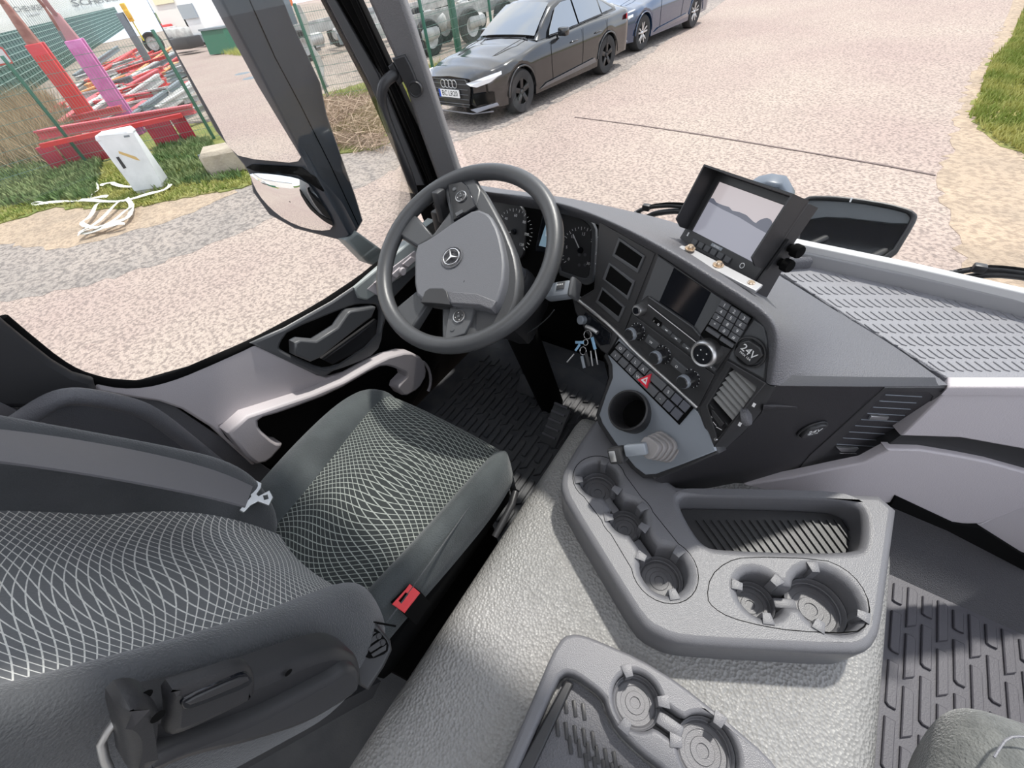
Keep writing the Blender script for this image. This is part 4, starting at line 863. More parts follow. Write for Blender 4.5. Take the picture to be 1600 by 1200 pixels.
for k in range(4): box('mark', (a_+b_)/2+WNn*.0165+du*(.004*k-.002)+dv*.006, (.002, .003, .0015), m_white, sk, ux=du, uy=dv)
text('lettering', '- mm -', .007, Plane(a_, WNn), (0, 0), material=m_white, parent=sk) if False else None
s2 = thing('light_stalk', 'black control stalk left of the steering wheel', 'stalk', PY(690, 320, .68))
box('stalk_body', PY(690, 322, .70), (.022, .03, .075), m_face, s2, bev=.006); box('stalk_foot', PY(690, 352, .72), (.03, .03, .08), m_dark, s2, bev=.006)
# ================================================================ STEERING WHEEL
sw1 = thing('steering_wheel', 'black leather four-spoke steering wheel with grey airbag cover and silver star emblem', 'steering wheel', WC)
tube('rim', [WC+WP.u*.207*math.cos(a)+WP.v*.207*math.sin(a) for a in [2*math.pi*i/72 for i in range(72)]], .0178, m_wheel, sw1, n=16, closed=True)
def wpl(name, px, off, th, mt, bev=.004, rnd=0, parent=None, label=None, holes=()): return plate(name, WP, px, holes, off=off, th=th, bev=bev, rnd=rnd, material=mt, parent=parent or sw1, label=label)
wpl('hub_shell', [(700, 332), (730, 288), (744, 284), (757, 296), (772, 322), (790, 356), (806, 396), (812, 432), (808, 470), (796, 496), (770, 520), (738, 534), (715, 530), (706, 500), (700, 478), (660, 472), (648, 458), (648, 384), (672, 370)], .0, .03, m_wheel, .008, 1)
for P4 in ([(652, 386), (678, 370), (642, 328), (610, 350), (614, 362)], [(650, 454), (668, 474), (640, 520), (622, 512), (606, 490)]): wpl('spoke', P4, .002, .022, m_wheel, .006)
wpl('spoke', [(690, 480), (745, 480), (745, 532), (718, 545), (690, 540)], .002, .026, m_wheel, .006)
wpl('spoke', [(694, 300), (697, 275), (740, 272), (752, 296), (745, 328), (705, 345)], .002, .026, m_wheel, .006)
abg = wpl('airbag_cover', [(647, 384), (672, 372), (708, 346), (744, 325), (766, 334), (780, 362), (789, 405), (787, 440), (778, 468), (768, 485), (748, 478), (703, 476), (690, 470), (662, 471), (647, 457)], .026, .03, m_hub, .006, 1, label='grey airbag cover')
wpl('cover_lip', [(657, 472), (664, 455), (671, 450), (692, 450), (698, 455), (703, 476), (680, 474)], .0275, .02, m_face, .0015)
wpl('cover_edge', [(698, 455), (704, 474), (748, 477), (768, 484), (775, 470), (745, 458), (712, 455)], .0285, .02, m_pad, .003)
em = thing if False else None
ec = WP.w(706, 402, .027)
lathe('emblem_dish', [(.0255, .0012), (.0235, .0016), (.0205, -.001), (0, -.001)], ec, WNn, m_pad, sw1, 40)
tube('emblem_ring', [ec+WNn*.003+(WP.u*math.cos(a)+WP.v*math.sin(a))*.0185 for a in [2*math.pi*i/40 for i in range(40)]], .0012, m_chrome, sw1, n=8, closed=True)
# star rotation from pixel of its arm (upper left)
d_ = WP.w(703, 385, .027)-ec; a0 = math.atan2(d_.dot(WP.v), d_.dot(WP.u)); sp2 = Plane(ec, WNn); sp2.u = WP.u; sp2.v = WP.v
star = []
for i in range(6):
    a = a0+i*math.pi/3; r = .0183 if i % 2 == 0 else .0026; star.append((r*math.cos(a), r*math.sin(a)))
uvplate('emblem_star', sp2, star, th=.003, off=.0045, material=m_chrome, parent=sw1, smooth=False)
text('small_mark', '1', .006, WP, WP.uv(725, 440, .026), off=.0263, material=m_black, parent=sw1)
for (P4, c, kc2, sc2) in (([(699, 288), (722, 283), (730, 290), (744, 322), (708, 344), (704, 320)], (721, 308), (710, 296), 1), ([(704, 477), (742, 478), (736, 500), (726, 521), (694, 532), (698, 505)], (718, 495), (707, 515), 1)):
    pad = wpl('control_pad', P4, .010, .02, m_gloss if c[1] < 400 else m_facel, .002, label='steering wheel button pad')
    cc = WP.w(*c, .010)
    lathe('pad_ring', [(.0135, .0), (.0135, .0035), (.012, .004), (.0118, 0)], cc, WNn, m_alu, pad, 30)
    lathe('pad_disc', [(0, .003), (.0115, .003), (.0118, .0)], cc, WNn, m_face, pad, 30); lathe('ok_button', [(0, .005), (.0032, .005), (.0035, .003)], cc, WNn, m_facel, pad, 16)
    for i in range(4): q = cc+(WP.u*math.cos(.6+i*math.pi/2)+WP.v*math.sin(.6+i*math.pi/2))*.0082+WNn*.0032; lathe('arrow_mark', [(0, .0003), (.001, .0003), (.001, 0)], q, WNn, m_white, pad, 6)
    lathe('round_button', [(0, .002), (.0042, .002), (.005, 0)], WP.w(*kc2, .010), WNn, m_facel, pad, 18); 
    P5 = [(711, 333), (722, 327), (724, 331), (713, 338)] if c[1] < 400 else [(706, 478), (714, 478), (713, 482), (706, 482)]
    plate('small_button', WP, P5, off=.012, th=.002, material=m_facel, parent=pad)
# ================================================================ KEYS
kp = plate('ignition_plate', B, [(914, 488), (955, 520), (951, 538), (938, 540), (918, 512), (908, 500)], off=.003, th=.01, bev=.001, material=m_gloss, parent=ds)
lathe('ignition_knob', [(0, .012), (.008, .0125), (.0095, .011), (.0095, 0)], B.w(912, 500, .004), B.n, m_shelf, ds, 26)
ky = thing('key_bunch', 'bunch of keys with blue-topped keys hanging from the ignition lock', 'keys', B.w(922, 522, .02))
kq = Plane(B.w(920, 540, .03), (-.25, -.8, .5))
tube('lock_key', [kq.w(*p, .0) for p in ((916, 510), (925, 514), (934, 520))], .0045, m_alu, ky)
def ring(c, r, nm='ring'): 
    c0 = kq.w(*c, .002); tube(nm, [c0+(kq.u*math.cos(a)+kq.v*math.sin(a))*r for a in [2*math.pi*i/20 for i in range(20)]], .0009, m_chrome, ky, n=6, closed=True)
ring((918, 523), .009); ring((915, 535), .006); ring((911, 548), .008)
m_kb = mat('key_blue', (.25, .45, .65), .3)
for P0, P1, w_, mt in (((925, 527), (930, 546), .007, m_kb), ((930, 546), (934, 570), .003, m_alu), ((899, 535), (912, 535), .006, m_kb), ((906, 538), (899, 548), .005, m_kb), ((897, 553), (886, 566), .003, m_alu), ((909, 556), (913, 575), .007, m_shelf), ((915, 550), (921, 572), .007, m_dark), ((923, 548), (926, 572), .003, m_alu)):
    a, b = kq.w(*P0, .002), kq.w(*P1, .004); d = (b-a); L_ = d.length; d.normalize(); box('key', (a+b)/2, (L_, w_, .002), mt, ky, ux=d, uy=kq.n.cross(d), uz=kq.n, bev=.0006)
# ================================================================ MONITOR
Mo = Plane((-.087, .748, 2.139), (-.542, -.698, .467)); Mo.u = V((.811, -.581, .072)).normalized(); Mo.v = Mo.n.cross(Mo.u).normalized()
mo = thing('reversing_monitor', 'black sunshaded reversing camera monitor standing on top of the dashboard', 'monitor', Mo.at(0, -.1, 0))
uvplate('body', Mo, [(-.092, -.068), (.092, -.068), (.092, .056), (-.092, .056)], th=.028, off=-.002, bev=.004, material=m_dark, parent=mo)
uvplate('front_frame', Mo, [(-.092, -.068), (.092, -.068), (.092, .056), (-.092, .056)], [[(-.077, -.0435), (.077, -.0435), (.077, .0435), (-.077, .0435)]], th=.006, off=.002, bev=.001, material=m_face, parent=mo)
scr = uvplate('screen', Mo, [(-.077, -.0435), (.077, -.0435), (.077, .0435), (-.077, .0435)], th=.002, off=-.0008, material=mat('screen_sky', (.2, .19, .2), .15, emit=(.62, .55, .56, .62)), parent=mo, label='lit screen showing yard and sky')
uvplate('screen_ground', Mo, [(-.077, -.0435), (.077, -.0435), (.077, .001), (.04, .003), (0, .007), (-.04, .008), (-.077, .011)], th=.0006, off=-.0002, material=mat('screen_ground', (.12, .12, .14), .15, emit=(.36, .36, .42, .62)), parent=scr)
m_st = mat('screen_trees', (.05, .05, .06), .15, emit=(.16, .17, .22, .55))
uvplate('screen_treeline', Mo, [(-.077, .010), (-.04, .007), (0, .006), (.04, .002), (.077, .0), (.077, .006), (.06, .008), (.045, .008), (.03, .008), (.01, .013), (-.005, .013), (-.02, .011), (-.03, .014), (-.045, .013), (-.06, .013), (-.07, .017), (-.077, .016)], th=.0006, off=.0001, material=m_st, parent=scr)
uvplate('screen_tree', Mo, chaikin([V(p) for p in [(.036, .004), (.060, .002), (.064, .010), (.060, .018), (.050, .021), (.041, .017), (.035, .010)]], 1), th=.0006, off=.0002, material=m_st, parent=scr)
# visor
for nm, q, in (('visor_side', [(-.092, -.045, 0), (-.092, .056, 0), (-.092, .056, .038), (-.092, -.035, .038), (-.092, -.045, .02)]), ('visor_side', [(.092, -.045, 0), (.092, .056, 0), (.092, .056, .038), (.092, -.035, .038), (.092, -.045, .02)])):
    prism(nm, [Mo.at(a, b, c) for a, b, c in q], Mo.u*(.003 if q[0][0] < 0 else -.003), m_dark, mo)
prism('visor_top', [Mo.at(a, b, c) for a, b, c in [(-.092, .056, -.002), (.092, .056, -.002), (.092, .056, .038), (-.092, .056, .038)]], Mo.v*.003, m_dark, mo)
for i in range(6): uvplate('button', Mo, [(-.062+i*.0165, -.0625), (-.049+i*.0165, -.0625), (-.049+i*.0165, -.0525), (-.062+i*.0165, -.0525)], th=.004, off=.005, bev=.0008, material=m_facel, parent=mo)
uvplate('brand_badge', Mo, [(-.020, -.0505), (.006, -.0505), (.006, -.0455), (-.020, -.0455)], th=.001, off=.0028, material=m_shelf, parent=mo); text('lettering', 'AMAX', .005, Mo, (-.007, -.048), off=.003, material=m_white, parent=mo)
tube('power_mark', [Mo.at(.058+.004*math.cos(a), -.055+.004*math.sin(a), .0025) for a in [2*math.pi*i/16 for i in range(16)]], .0007, m_white, mo, n=6, closed=True)
uvplate('indicator', Mo, [(-.082, -.055), (-.079, -.055), (-.079, -.048), (-.082, -.048)], th=.001, off=.0028, material=m_white, parent=mo)
# bracket with bolts
Lb = PZ(1060, 383, 2.11); Rb = PZ(1178, 450, 2.10); bd = (Rb-Lb).normalized(); bn = bd.cross(V((0, 0, 1))).normalized()*-1
BKp = Plane((Lb+Rb)/2, (bd.cross(V((0, 1, 0)))).normalized() if (bd.cross(V((0, 1, 0)))).z > 0 else -(bd.cross(V((0, 1, 0)))).normalized())
plate('bracket_foot', BKp, [(1057, 384), (1066, 379), (1080, 384), (1190, 450), (1179, 459), (1110, 418)], off=.004, th=.005, bev=.001, material=m_steel, parent=mo, label='bare metal bracket foot')
for c in ((1078, 389), (1122, 415), (1172, 446)):
    q = BKp.w(*c, .004); lathe('bolt', [(0, .007), (.004, .007), (.0055, .0055), (.0055, .002), (.0085, .002), (.0085, 0)], q, BKp.n, m_brass, mo, 20)
ra = Mo.at(.096, -.1, -.02)
prism('bracket_arm', [Mo.at(.094, -.085, .0), Mo.at(.094, -.088, -.045), Mo.at(.094, .0, -.03), Mo.at(.094, .005, -.005)], Mo.u*.004, m_dark, mo); prism('bracket_arm', [Mo.at(-.098, -.085, .0), Mo.at(-.098, -.088, -.045), Mo.at(-.098, .0, -.03), Mo.at(-.098, .005, -.005)], Mo.u*.004, m_dark, mo)
for vv in (-.005, -.028): lathe('clamp_knob', [(0, .02), (.009, .02), (.010, .018), (.010, .008), (.006, .008), (.006, 0)], Mo.at(.098, vv, -.018), Mo.u, m_black, mo, 12)
prism('shelf_wedge', [SP.w(1205, 402, .03), SP.w(1268, 400, .03), SP.w(1272, 408, .02), SP.w(1212, 412, .02)], (0, 0, -.02), m_pad, ds, bev=.003)
# ================================================================ OUTSIDE GROUND
def gmat(name, c1, c2, c3, sc=60, bump=.4, rough=.9, big=.25, amount=.5):
    M = bpy.data.materials.new(name); M.use_nodes = True; t = M.node_tree; b = t.nodes['Principled BSDF']; b.inputs['Roughness'].default_value = rough; b.inputs['Specular IOR Level'].default_value = .2
    co = nn(t, 'ShaderNodeTexCoord')
    v = nn(t, 'ShaderNodeTexVoronoi', Scale=sc); z = nn(t, 'ShaderNodeTexNoise', Scale=big, Detail=6.0); z2 = nn(t, 'ShaderNodeTexNoise', Scale=sc*.45, Detail=4.0)
    for n in (v, z, z2): t.links.new(co.outputs['Object'], n.inputs['Vector'])
    r1 = nn(t, 'ShaderNodeValToRGB'); r1.color_ramp.elements[0].color = (*c1, 1); r1.color_ramp.elements[1].color = (*c2, 1); r1.color_ramp.elements[0].position = .35; r1.color_ramp.elements[1].position = .65
    t.links.new(z.outputs[0], r1.inputs[0])
    r2 = nn(t, 'ShaderNodeValToRGB'); r2.color_ramp.elements[0].position = .38; r2.color_ramp.elements[1].position = .56; r2.color_ramp.elements[0].color = (amount, amount, amount, 1); r2.color_ramp.elements[1].color = (0, 0, 0, 1)
    t.links.new(z2.outputs[0], r2.inputs[0])
    mx = nn(t, 'ShaderNodeMix', data_type='RGBA'); mx.inputs[7].default_value = (*c3, 1); t.links.new(r2.outputs[0], mx.inputs[0]); t.links.new(r1.outputs[0], mx.inputs[6])
    t.links.new(mx.outputs[2], b.inputs['Base Color'])
    bp = nn(t, 'ShaderNodeBump', Strength=bump, Distance=.02); t.links.new(v.outputs['Distance'], bp.inputs['Height']); t.links.new(bp.outputs[0], b.inputs['Normal'])
    return M
m_road = gmat('asphalt', (.45, .37, .315), (.40, .31, .275), (.15, .12, .11), 55, .6, big=.3, amount=.62)
m_gravel = gmat('gravel', (.36, .31, .275), (.30, .265, .24), (.13, .115, .11), 34, .8, big=.8, amount=.7)
m_sand = gmat('sand', (.44, .34, .25), (.36, .285, .215), (.22, .17, .13), 34, .6, big=1.6, amount=.6)
m_dirt = gmat('yard_dirt', (.36, .30, .25), (.26, .22, .19), (.16, .13, .11), 12, .6, big=.5)
m_grass = gmat('grass_ground', (.16, .19, .05), (.28, .25, .09), (.10, .13, .04), 20, .8, big=1.2)
rdp = uvplate('road', ZP(0), [(-60, -90), (60, -90), (60, 120), (-60, 120)], th=.05, material=m_road); tag(rdp, 'pale pinkish asphalt road and yard', kind='structure')
def patch(name, px, z, mt, lab, rnd=2, world=None):
    P = chaikin([PZ(*p, z).xy for p in px]+[V(w) for w in (world or [])], rnd); Q = []
    for p_, q_ in zip(P, P[1:]+P[:1]):
        n_ = max(1, min(40, int((q_-p_).length/.12)))
        for k in range(n_): c = p_.lerp(q_, k/n_); Q.append(c+V((random.uniform(-1, 1), random.uniform(-1, 1)))*.07 if c.length < 16 else c)
    o = uvplate(name, ZP(z), Q, th=.02, material=mt, smooth=False); tag(o, lab, kind='structure'); return o
patch('gravel_strip', [(1100, 25), (1060, 50), (975, 115), (880, 155), (800, 195), (730, 215), (640, 250), (575, 290), (400, 350), (300, 395), (160, 440), (0, 475), (-120, 480), (-120, 420), (0, 330), (250, 290), (620, 215), (700, 150), (760, 60), (900, 10), (1010, -20), (1100, -50), (1160, -20)], .003, m_gravel, 'coarse grey gravel shoulder beside the road')
patch('sand_patch', [(-150, 380), (0, 378), (75, 392), (160, 374), (275, 344), (330, 315), (390, 292), (300, 280), (100, 300), (-150, 330)], .006, m_sand, 'sandy patch at the foot of the grass bank')
patch('grass_bank', [(-300, 420), (-100, 372), (12, 346), (82, 323), (120, 325), (207, 326), (300, 306), (390, 290), (480, 262), (520, 238), (600, 232), (660, 190), (690, 165), (740, 120), (800, 60)], .022, m_grass, 'green grass bank in front of the fence', world=[(-9, 24), (-30, 24), (-30, -6)])
yd = patch('scrap_yard_ground', [(-100, 290), (60, 250), (250, 200), (325, 190), (512, 145), (600, 120), (690, 98)], .03, m_dirt, 'bare earth of the scrap yard beyond the fence', world=[(-8, 40), (-60, 40), (-60, -10)], rnd=0)
patch('sandy_verge', [(1600, -60), (1582, 8), (1560, 55), (1525, 110), (1500, 165), (1488, 220), (1474, 268), (1466, 278), (1476, 310), (1485, 350), (1500, 400), (1530, 470)], .003, m_sand, 'sandy road verge on the right', world=[(12, 1.5), (14, 30), (4.6, 40)], rnd=1)
gv = patch('grass_verge', [(1612, -20), (1596, 22), (1575, 70), (1552, 88), (1538, 118), (1530, 150), (1512, 182), (1540, 205), (1562, 222), (1600, 240), (1640, 280)], .007, m_grass, 'green grass verge at the right edge', world=[(9, 6), (12, 30), (5.4, 40)], rnd=1)
ck = []
for p, w_ in (((898, 183), .02), ((1000, 196), .02), ((1100, 211), .025), ((1250, 236), .02), ((1380, 258), .025), ((1462, 274), .02)): q = PZ(*p, .005); ck.append((q, w_))
cr_ = prism('crack', [q+V((0, w, 0)) for q, w in ck]+[q-V((0, w*.6, 0)) for q, w in ck[::-1]], (0, 0, .004), mat('crack_dark', (.16, .12, .11), .9), rdp)
# ---- grass tufts
def tufts(name, poly, n, h, cols, seed, lab, zoff=.02, cat='grass', w=.012):
    random.seed(seed); P = [V(p) for p in poly]
    x0, x1 = min(p.x for p in P), max(p.x for p in P); y0, y1 = min(p.y for p in P), max(p.y for p in P)
    def ins(x, y):
        c = False; j = len(P)-1
        for i in range(len(P)):
            if (P[i].y > y) != (P[j].y > y) and x < (P[j].x-P[i].x)*(y-P[i].y)/(P[j].y-P[i].y)+P[i].x: c = not c
            j = i
        return c
    vs, fs = [], []; k = 0
    while k < n:
        x, y = random.uniform(x0, x1), random.uniform(y0, y1)
        if not ins(x, y): continue
        k += 1
        for _ in range(3):
            a = random.uniform(0, 6.28); hh = h*random.uniform(.4, 1.2); dx, dy = math.cos(a)*w, math.sin(a)*w; lx, ly = random.uniform(-.6, .6)*hh, random.uniform(-.6, .6)*hh
            i = len(vs); vs += [(x-dx, y-dy, zoff), (x+dx, y+dy, zoff), (x+lx, y+ly, zoff+hh)]; fs.append((i, i+1, i+2))
    me = bpy.data.meshes.new(name); me.from_pydata(vs, [], fs); me.update()
    o = fin(name, me, cols); tag(o, lab, cat, kind='stuff'); random.seed(7); return o
m_g1 = mat('grass_blades', (.22, .27, .05), .8, var=(1.5, (.42, .40, .12), .1)); m_g2 = mat('weed_leaves', (.10, .17, .05), .8, var=(2.0, (.22, .27, .11), .1)); m_dry = mat('dry_stalks', (.42, .33, .20), .9, var=(3, (.28, .21, .13)))
gp = [PZ(*p, .02).xy for p in [(-60, 352), (12, 346), (82, 323), (120, 325), (207, 326), (300, 306), (390, 290), (410, 270), (330, 240), (130, 262), (-60, 300)]]
tufts('bank_grass', gp, 6500, .07, m_g1, 1, 'short yellow-green grass on the left bank')
gp2 = [PZ(*p, .02).xy for p in [(-80, 335), (60, 318), (150, 312), (160, 250), (60, 248), (-80, 275)]]
tufts('bank_weeds', gp2, 5200, .16, m_g2, 2, 'dark leafy weeds below the wire fence', w=.05)
gp3 = [PZ(*p, .02).xy for p in [(240, 300), (300, 288), (380, 280), (330, 220), (260, 215), (230, 260)]]
tufts('cabinet_weeds', gp3, 2200, .12, m_g2, 3, 'green weeds between the white cabinet and the concrete block', w=.03)
gp4 = [PZ(*p, .02).xy for p in [(1612, -20), (1596, 22), (1575, 70), (1552, 88), (1538, 118), (1530, 150), (1512, 182), (1540, 205), (1562, 222), (1600, 240), (1700, 260), (1700, 0)]]
tufts('verge_grass', gp4, 9000, .08, m_g1, 4, 'short green grass on the right road verge')
gp5 = [PZ(*p, .02).xy for p in [(510, 160), (600, 140), (690, 105), (700, 150), (655, 180), (600, 150), (530, 168)]]
tufts('fence_grass', gp5, 1500, .3, m_g1, 5, 'tall yellowing grass along the fence behind the black car')
gp6 = [PZ(*p, .02).xy for p in [(-60, 280), (100, 262), (130, 210), (80, 160), (20, 170), (-60, 230)]]
tufts('dry_reeds', gp6, 2600, .75, m_dry, 6, 'dry brown stalks standing behind the fence at far left', w=.012)
# brush pile
random.seed(11); bs = []; bvs, bfs = [], []
for k in range(1500):
    bx = random.uniform(490, 605); by = random.uniform(165, 236)
    if by < 165+(bx-560)*-.1: continue
    c = PZ(bx, by, .0); a = random.uniform(0, 6.28); L_ = random.uniform(.2, .8); d = V((math.cos(a), math.sin(a), random.uniform(-.5, .7))).normalized(); c.z = random.uniform(.03, .5)*(1-abs(by-200)/60)+.03
    p, q = c-d*L_/2, c+d*L_/2; s = d.cross(V((0, 0, 1))); s = s.normalized()*.008; u = d.cross(s).normalized()*.008; i = len(bvs)
    bvs += [p+s, p-s*.5+u, p-s*.5-u, q+s*.4, q-s*.2+u*.4, q-s*.2-u*.4]; bfs += [(i, i+1, i+4, i+3), (i+1, i+2, i+5, i+4), (i+2, i, i+3, i+5)]
me = bpy.data.meshes.new('brush_pile'); me.from_pydata([tuple(v) for v in bvs], [], bfs); bo = fin('brush_pile', me, mat('twigs', (.45, .34, .25), .9, var=(2, (.28, .19, .13)))); tag(bo, 'tangled pile of dry brown twigs at the roadside', 'brushwood', kind='stuff')
random.seed(7)
# ================================================================ FENCE
m_fg = mat('fence_green', (.03, .13, .085), .4); m_fw = mat('fence_wire', (.13, .22, .18), .4)
bases = [(-20, 288), (127, 243), (325, 200), (512, 150), (681, 135)]
PB = [PZ(x, y, .25) for x, y in bases]
for p in PB: p.z = 0
PB[4] = PZ(683, 140, .0)
fence = thing('wire_fence', 'green wire mesh fence with steel posts along the scrap yard', 'fence', PB[2])
PB.append(PB[4]+(PB[4]-PB[3]).normalized()*.0+V((-.2, 3.2, 0)).normalized()*3.0); PB.append(PB[5]+V((.3, 3, 0)).normalized()*3); PB.append(PB[6]+V((.3, 3, 0)).normalized()*3)
for p in PB: box('post', p+V((0, 0, 1.02)), (.06, .06, 2.04), m_fg, fence, bev=.006); 
for a, b in zip(PB, PB[1:]):
    bm = bmesh.new(); d = (b-a); L_ = d.length; d.normalize(); s = V((-d.y, d.x, 0))
    n = int(L_/.055)
    for i in range(1, n): boxm(bm, a+d*(L_*i/n)+V((0, 0, 1.0)), .004, .004, 1.9, d, s)
    for k in range(10): boxm(bm, a+d*L_/2+V((0, 0, .06+.2*k)), L_, .006, .008, d, s)
    o = bmfin('wire_panel', bm, m_fw, fence); o['kind'] = 'stuff'
gp_ = thing('gate_post', 'thick square green steel gate post behind the black car', 'post', PZ(722, 112, 0))
box('post', gp_.location+V((0, 0, 1.3)), (.14, .14, 2.6), m_fg, gp_, bev=.01); box('hinge_plate', gp_.location+V((.0, -.075, 1.3)), (.05, .02, 2.4), m_fg, gp_)
sg = thing('warning_sign', 'small white sign with red border on the fence at the left edge', 'sign', PZ(8, 88, 1.6))
q0 = PZ(6, 88, 1.62); sgp = Plane(q0, (.85, -.5, 0)); plate('panel', sgp, [(-12, 72), (3, 76), (19, 97), (0, 101), (-14, 102)], th=.01, material=m_white, parent=sg); plate('border', sgp, [(-14, 70), (4, 74), (21, 99), (0, 103), (-16, 104)], [[(-11, 73), (3, 77), (18, 97), (0, 100), (-13, 101)]], th=.006, off=.003, material=mat('sign_red', (.6, .1, .08), .5), parent=sg)
text('lettering', 'i', .12, sgp, sgp.uv(2, 90), off=.005, material=mat('sign_grey', (.3, .3, .3), .6), parent=sg)
# ================================================================ VERTICAL THINGS BY PIXEL FOOT
def top_z(foot, ytop):
    lo, hi = foot.z, 12.0
    for _ in range(40):
        m_ = (lo+hi)/2; q = V((foot.x, foot.y, m_))-CC; yy = 600+FPX*q.dot(CY)/q.dot(CF)
        if yy > ytop: lo = m_
        else: hi = m_
    return lo
# green screen wall and containers
a = PZ(-60, 66, 2.1); a.z = 0; d = ray(275, -12); d.z = 0; d.normalize(); a2 = a-d*14; b2 = a+d*64; s = V((-d.y, d.x, 0)); s = s if s.x < 0 else -s
gs = thing('screen_fence', 'dark green privacy screen fence with pale rails behind the scrap yard', 'fence', (a2+b2)/2)
N_ = int((b2-a2).length/.30)
cell = (b2-a2).length/N_
bm = bmesh.new(); boxm(bm, V((0, 0, 1.05)), cell*.9, .04, 2.1, d, s); me = bpy.data.meshes.new('slat'); bmesh.ops.recalc_face_normals(bm, faces=bm.faces); bm.to_mesh(me); bm.free(); me.materials.append(mat('screen_green', (.02, .085, .06), .5, var=(.7, (.03, .11, .085))))
for i in range(N_):
    o = bpy.data.objects.new('slat', me); COL.objects.link(o); o.parent = gs; o.location = a2+d*cell*(i+.5)+s*(.02*(i % 2))-gs.location
for k in range(9): box('rail', (a2+b2)/2-s*.06+V((0, 0, .22+k*.225)), ((b2-a2).length, .02, .02), mat('rail_pale', (.25, .36, .32), .5), gs, ux=d, uy=s)
m_cont = mat('container_white', (.85, .85, .82), .5, var=(1.5, (.74, .72, .66)))
def container(c0, c1, h, mt, lab, rib=.28, dirv=None, z0=0):
    r = thing('shipping_container', lab, 'container', (c0+c1)/2); dd = (c1-c0); L_ = dd.length; dd.normalize(); ss = V((-dd.y, dd.x, 0)); ss = ss if ss.x < 0 else -ss
    box('shell', (c0+c1)/2+ss*1.25+V((0, 0, z0+h/2)), (L_, 2.4, h), mt, r, ux=dd, uy=ss)
    n = int(L_/rib); bm = bmesh.new(); boxm(bm, V((0, 0, 0)), rib*.45, .05, h-.2, dd, ss); me = bpy.data.meshes.new('rib'); bmesh.ops.recalc_face_normals(bm, faces=bm.faces); bm.to_mesh(me); bm.free(); me.materials.append(mt)
    for i in range(n):
        if lettered and 2.0 < (i+.5)*rib < -1: continue
        o = bpy.data.objects.new('rib', me); COL.objects.link(o); o.parent = r; o.location = c0+dd*rib*(i+.5)+ss*.03+V((0, 0, z0+h/2))-r.location
    return r, dd, ss
lettered = True
ca = a+s*1.2; 
K0 = PZ(-60, 60, 2.3); 
def tl_(px): p = PZ(px, 52-.2326*px, 2.1); return (V((p.x, p.y, 0))-a).dot(d)
cA = ca-d*3; cB = ca+d*tl_(69); cC = ca+d*(tl_(69)+.5); cD = ca+d*(tl_(150)); cE = ca+d*tl_(212)
r1, dd, ss = container(cA-d*1, cB, 3.6, m_cont, 'white corrugated container with SCHENKER lettering behind the green screen', z0=1.5)
r2, dd, ss = container(cC, cE, 4.6, mat('container_grey', (.72, .73, .70), .5, var=(2, (.62, .62, .56))), 'grey-white ribbed container right of the lettered one', rib=.7, z0=1.5)
r3, dd, ss = container(cA-d*11, cA-d*1.4, 3.4, mat('container_tan', (.42, .33, .20), .6), 'tan container at the far left edge', z0=1.2)
CPl = Plane(cA-ss*.03, -ss); 
if CPl.u.dot(d) < 0: pass
m_let = mat('lettering_dark', (.05, .05, .05), .6)
def ctext(t, x0, x1, yc, hpx, pl, par, off=.06):
    u0 = pl.uv(x0, yc(x0))[0]; u1 = pl.uv(x1, yc(x1))[0]; v0 = pl.uv((x0+x1)/2, yc((x0+x1)/2)+hpx/2)[1]; v1 = pl.uv((x0+x1)/2, yc((x0+x1)/2)-hpx/2)[1]
    sz = abs(v1-v0)/.7; fx_ = abs(u1-u0)/(sz*.62*len(t)); text('lettering', t, sz, pl, ((u0+u1)/2, (v0+v1)/2), off=off, material=m_let, parent=par, font_x=fx_)
ctext('SCHENKER', 14, 66, lambda x: 14-(x-40)*.16, 9, CPl, r1)
ctext('Logistik', 34, 66, lambda x: 24-(x-50)*.2, 4, CPl, r1)
CP2 = Plane(cC-ss*.03, -ss); ctext('SCHENKER', 110, 185, lambda x: 2-(x-150)*.12, 9, CP2, r2, .1)
def column(nm, lab, cat, foot_px, ytop, w, mt, z=.4, tip=None, tipm=None):
    f = PZ(*foot_px, z); zt = top_z(f, ytop); r = thing(nm, lab, cat, V((f.x, f.y, 0)))
    box('mast', V((f.x, f.y, zt/2)), (w, w*.8, zt), mt, r, bev=.02, ux=d, uy=s)
    box('mast_rail', V((f.x, f.y, zt/2))-s*(w*.42), (w*.35, .05, zt), mt, r, ux=d, uy=s)
    if tip: box('tip', V((f.x, f.y, zt+tip/2-.02)), (w*.7, w*.6, tip), tipm, r, bev=.03, ux=d, uy=s, taper=.5); tube('tip_hook', [V((f.x, f.y, zt+tip-.1)), V((f.x, f.y, zt+tip+.12))-d*.2, V((f.x, f.y, zt+tip+.3))-d*.25], .05, tipm, r)
    return r
m_redp = mat('scrap_red', (.62, .03, .03), .5, var=(4, (.50, .05, .05))); m_mag = mat('scrap_purple', (.50, .12, .33), .5, var=(6, (.58, .20, .42))); m_rust = mat('rust', (.25, .10, .07), .8, var=(6, (.38, .2, .15))); m_grm = mat('steel_grey', (.16, .19, .21), .5); m_yel = mat('machine_yellow', (.75, .45, .03), .5); m_stl = mat('scrap_white', (.55, .55, .53), .5, var=(3, (.35, .34, .33))); m_pnk = mat('scrap_pink', (.60, .10, .12), .5)
column('crane_mast', 'tall red steel boom standing upright in the scrap yard', 'boom', (142, 188), 68, .42, m_redp, tip=.8, tipm=m_rust)
column('crane_mast', 'purple-pink steel boom standing upright beside the red boom', 'boom', (198, 184), 62, .42, m_mag, tip=.5, tipm=mat('rust_pink', (.4, .2, .2), .8))
column('crane_mast', 'thin rusty grey boom between the red and purple booms', 'boom', (138, 110), 48, .22, mat('weathered_boom', (.15, .15, .14), .7), tip=.7, tipm=m_rust, z=1.0)
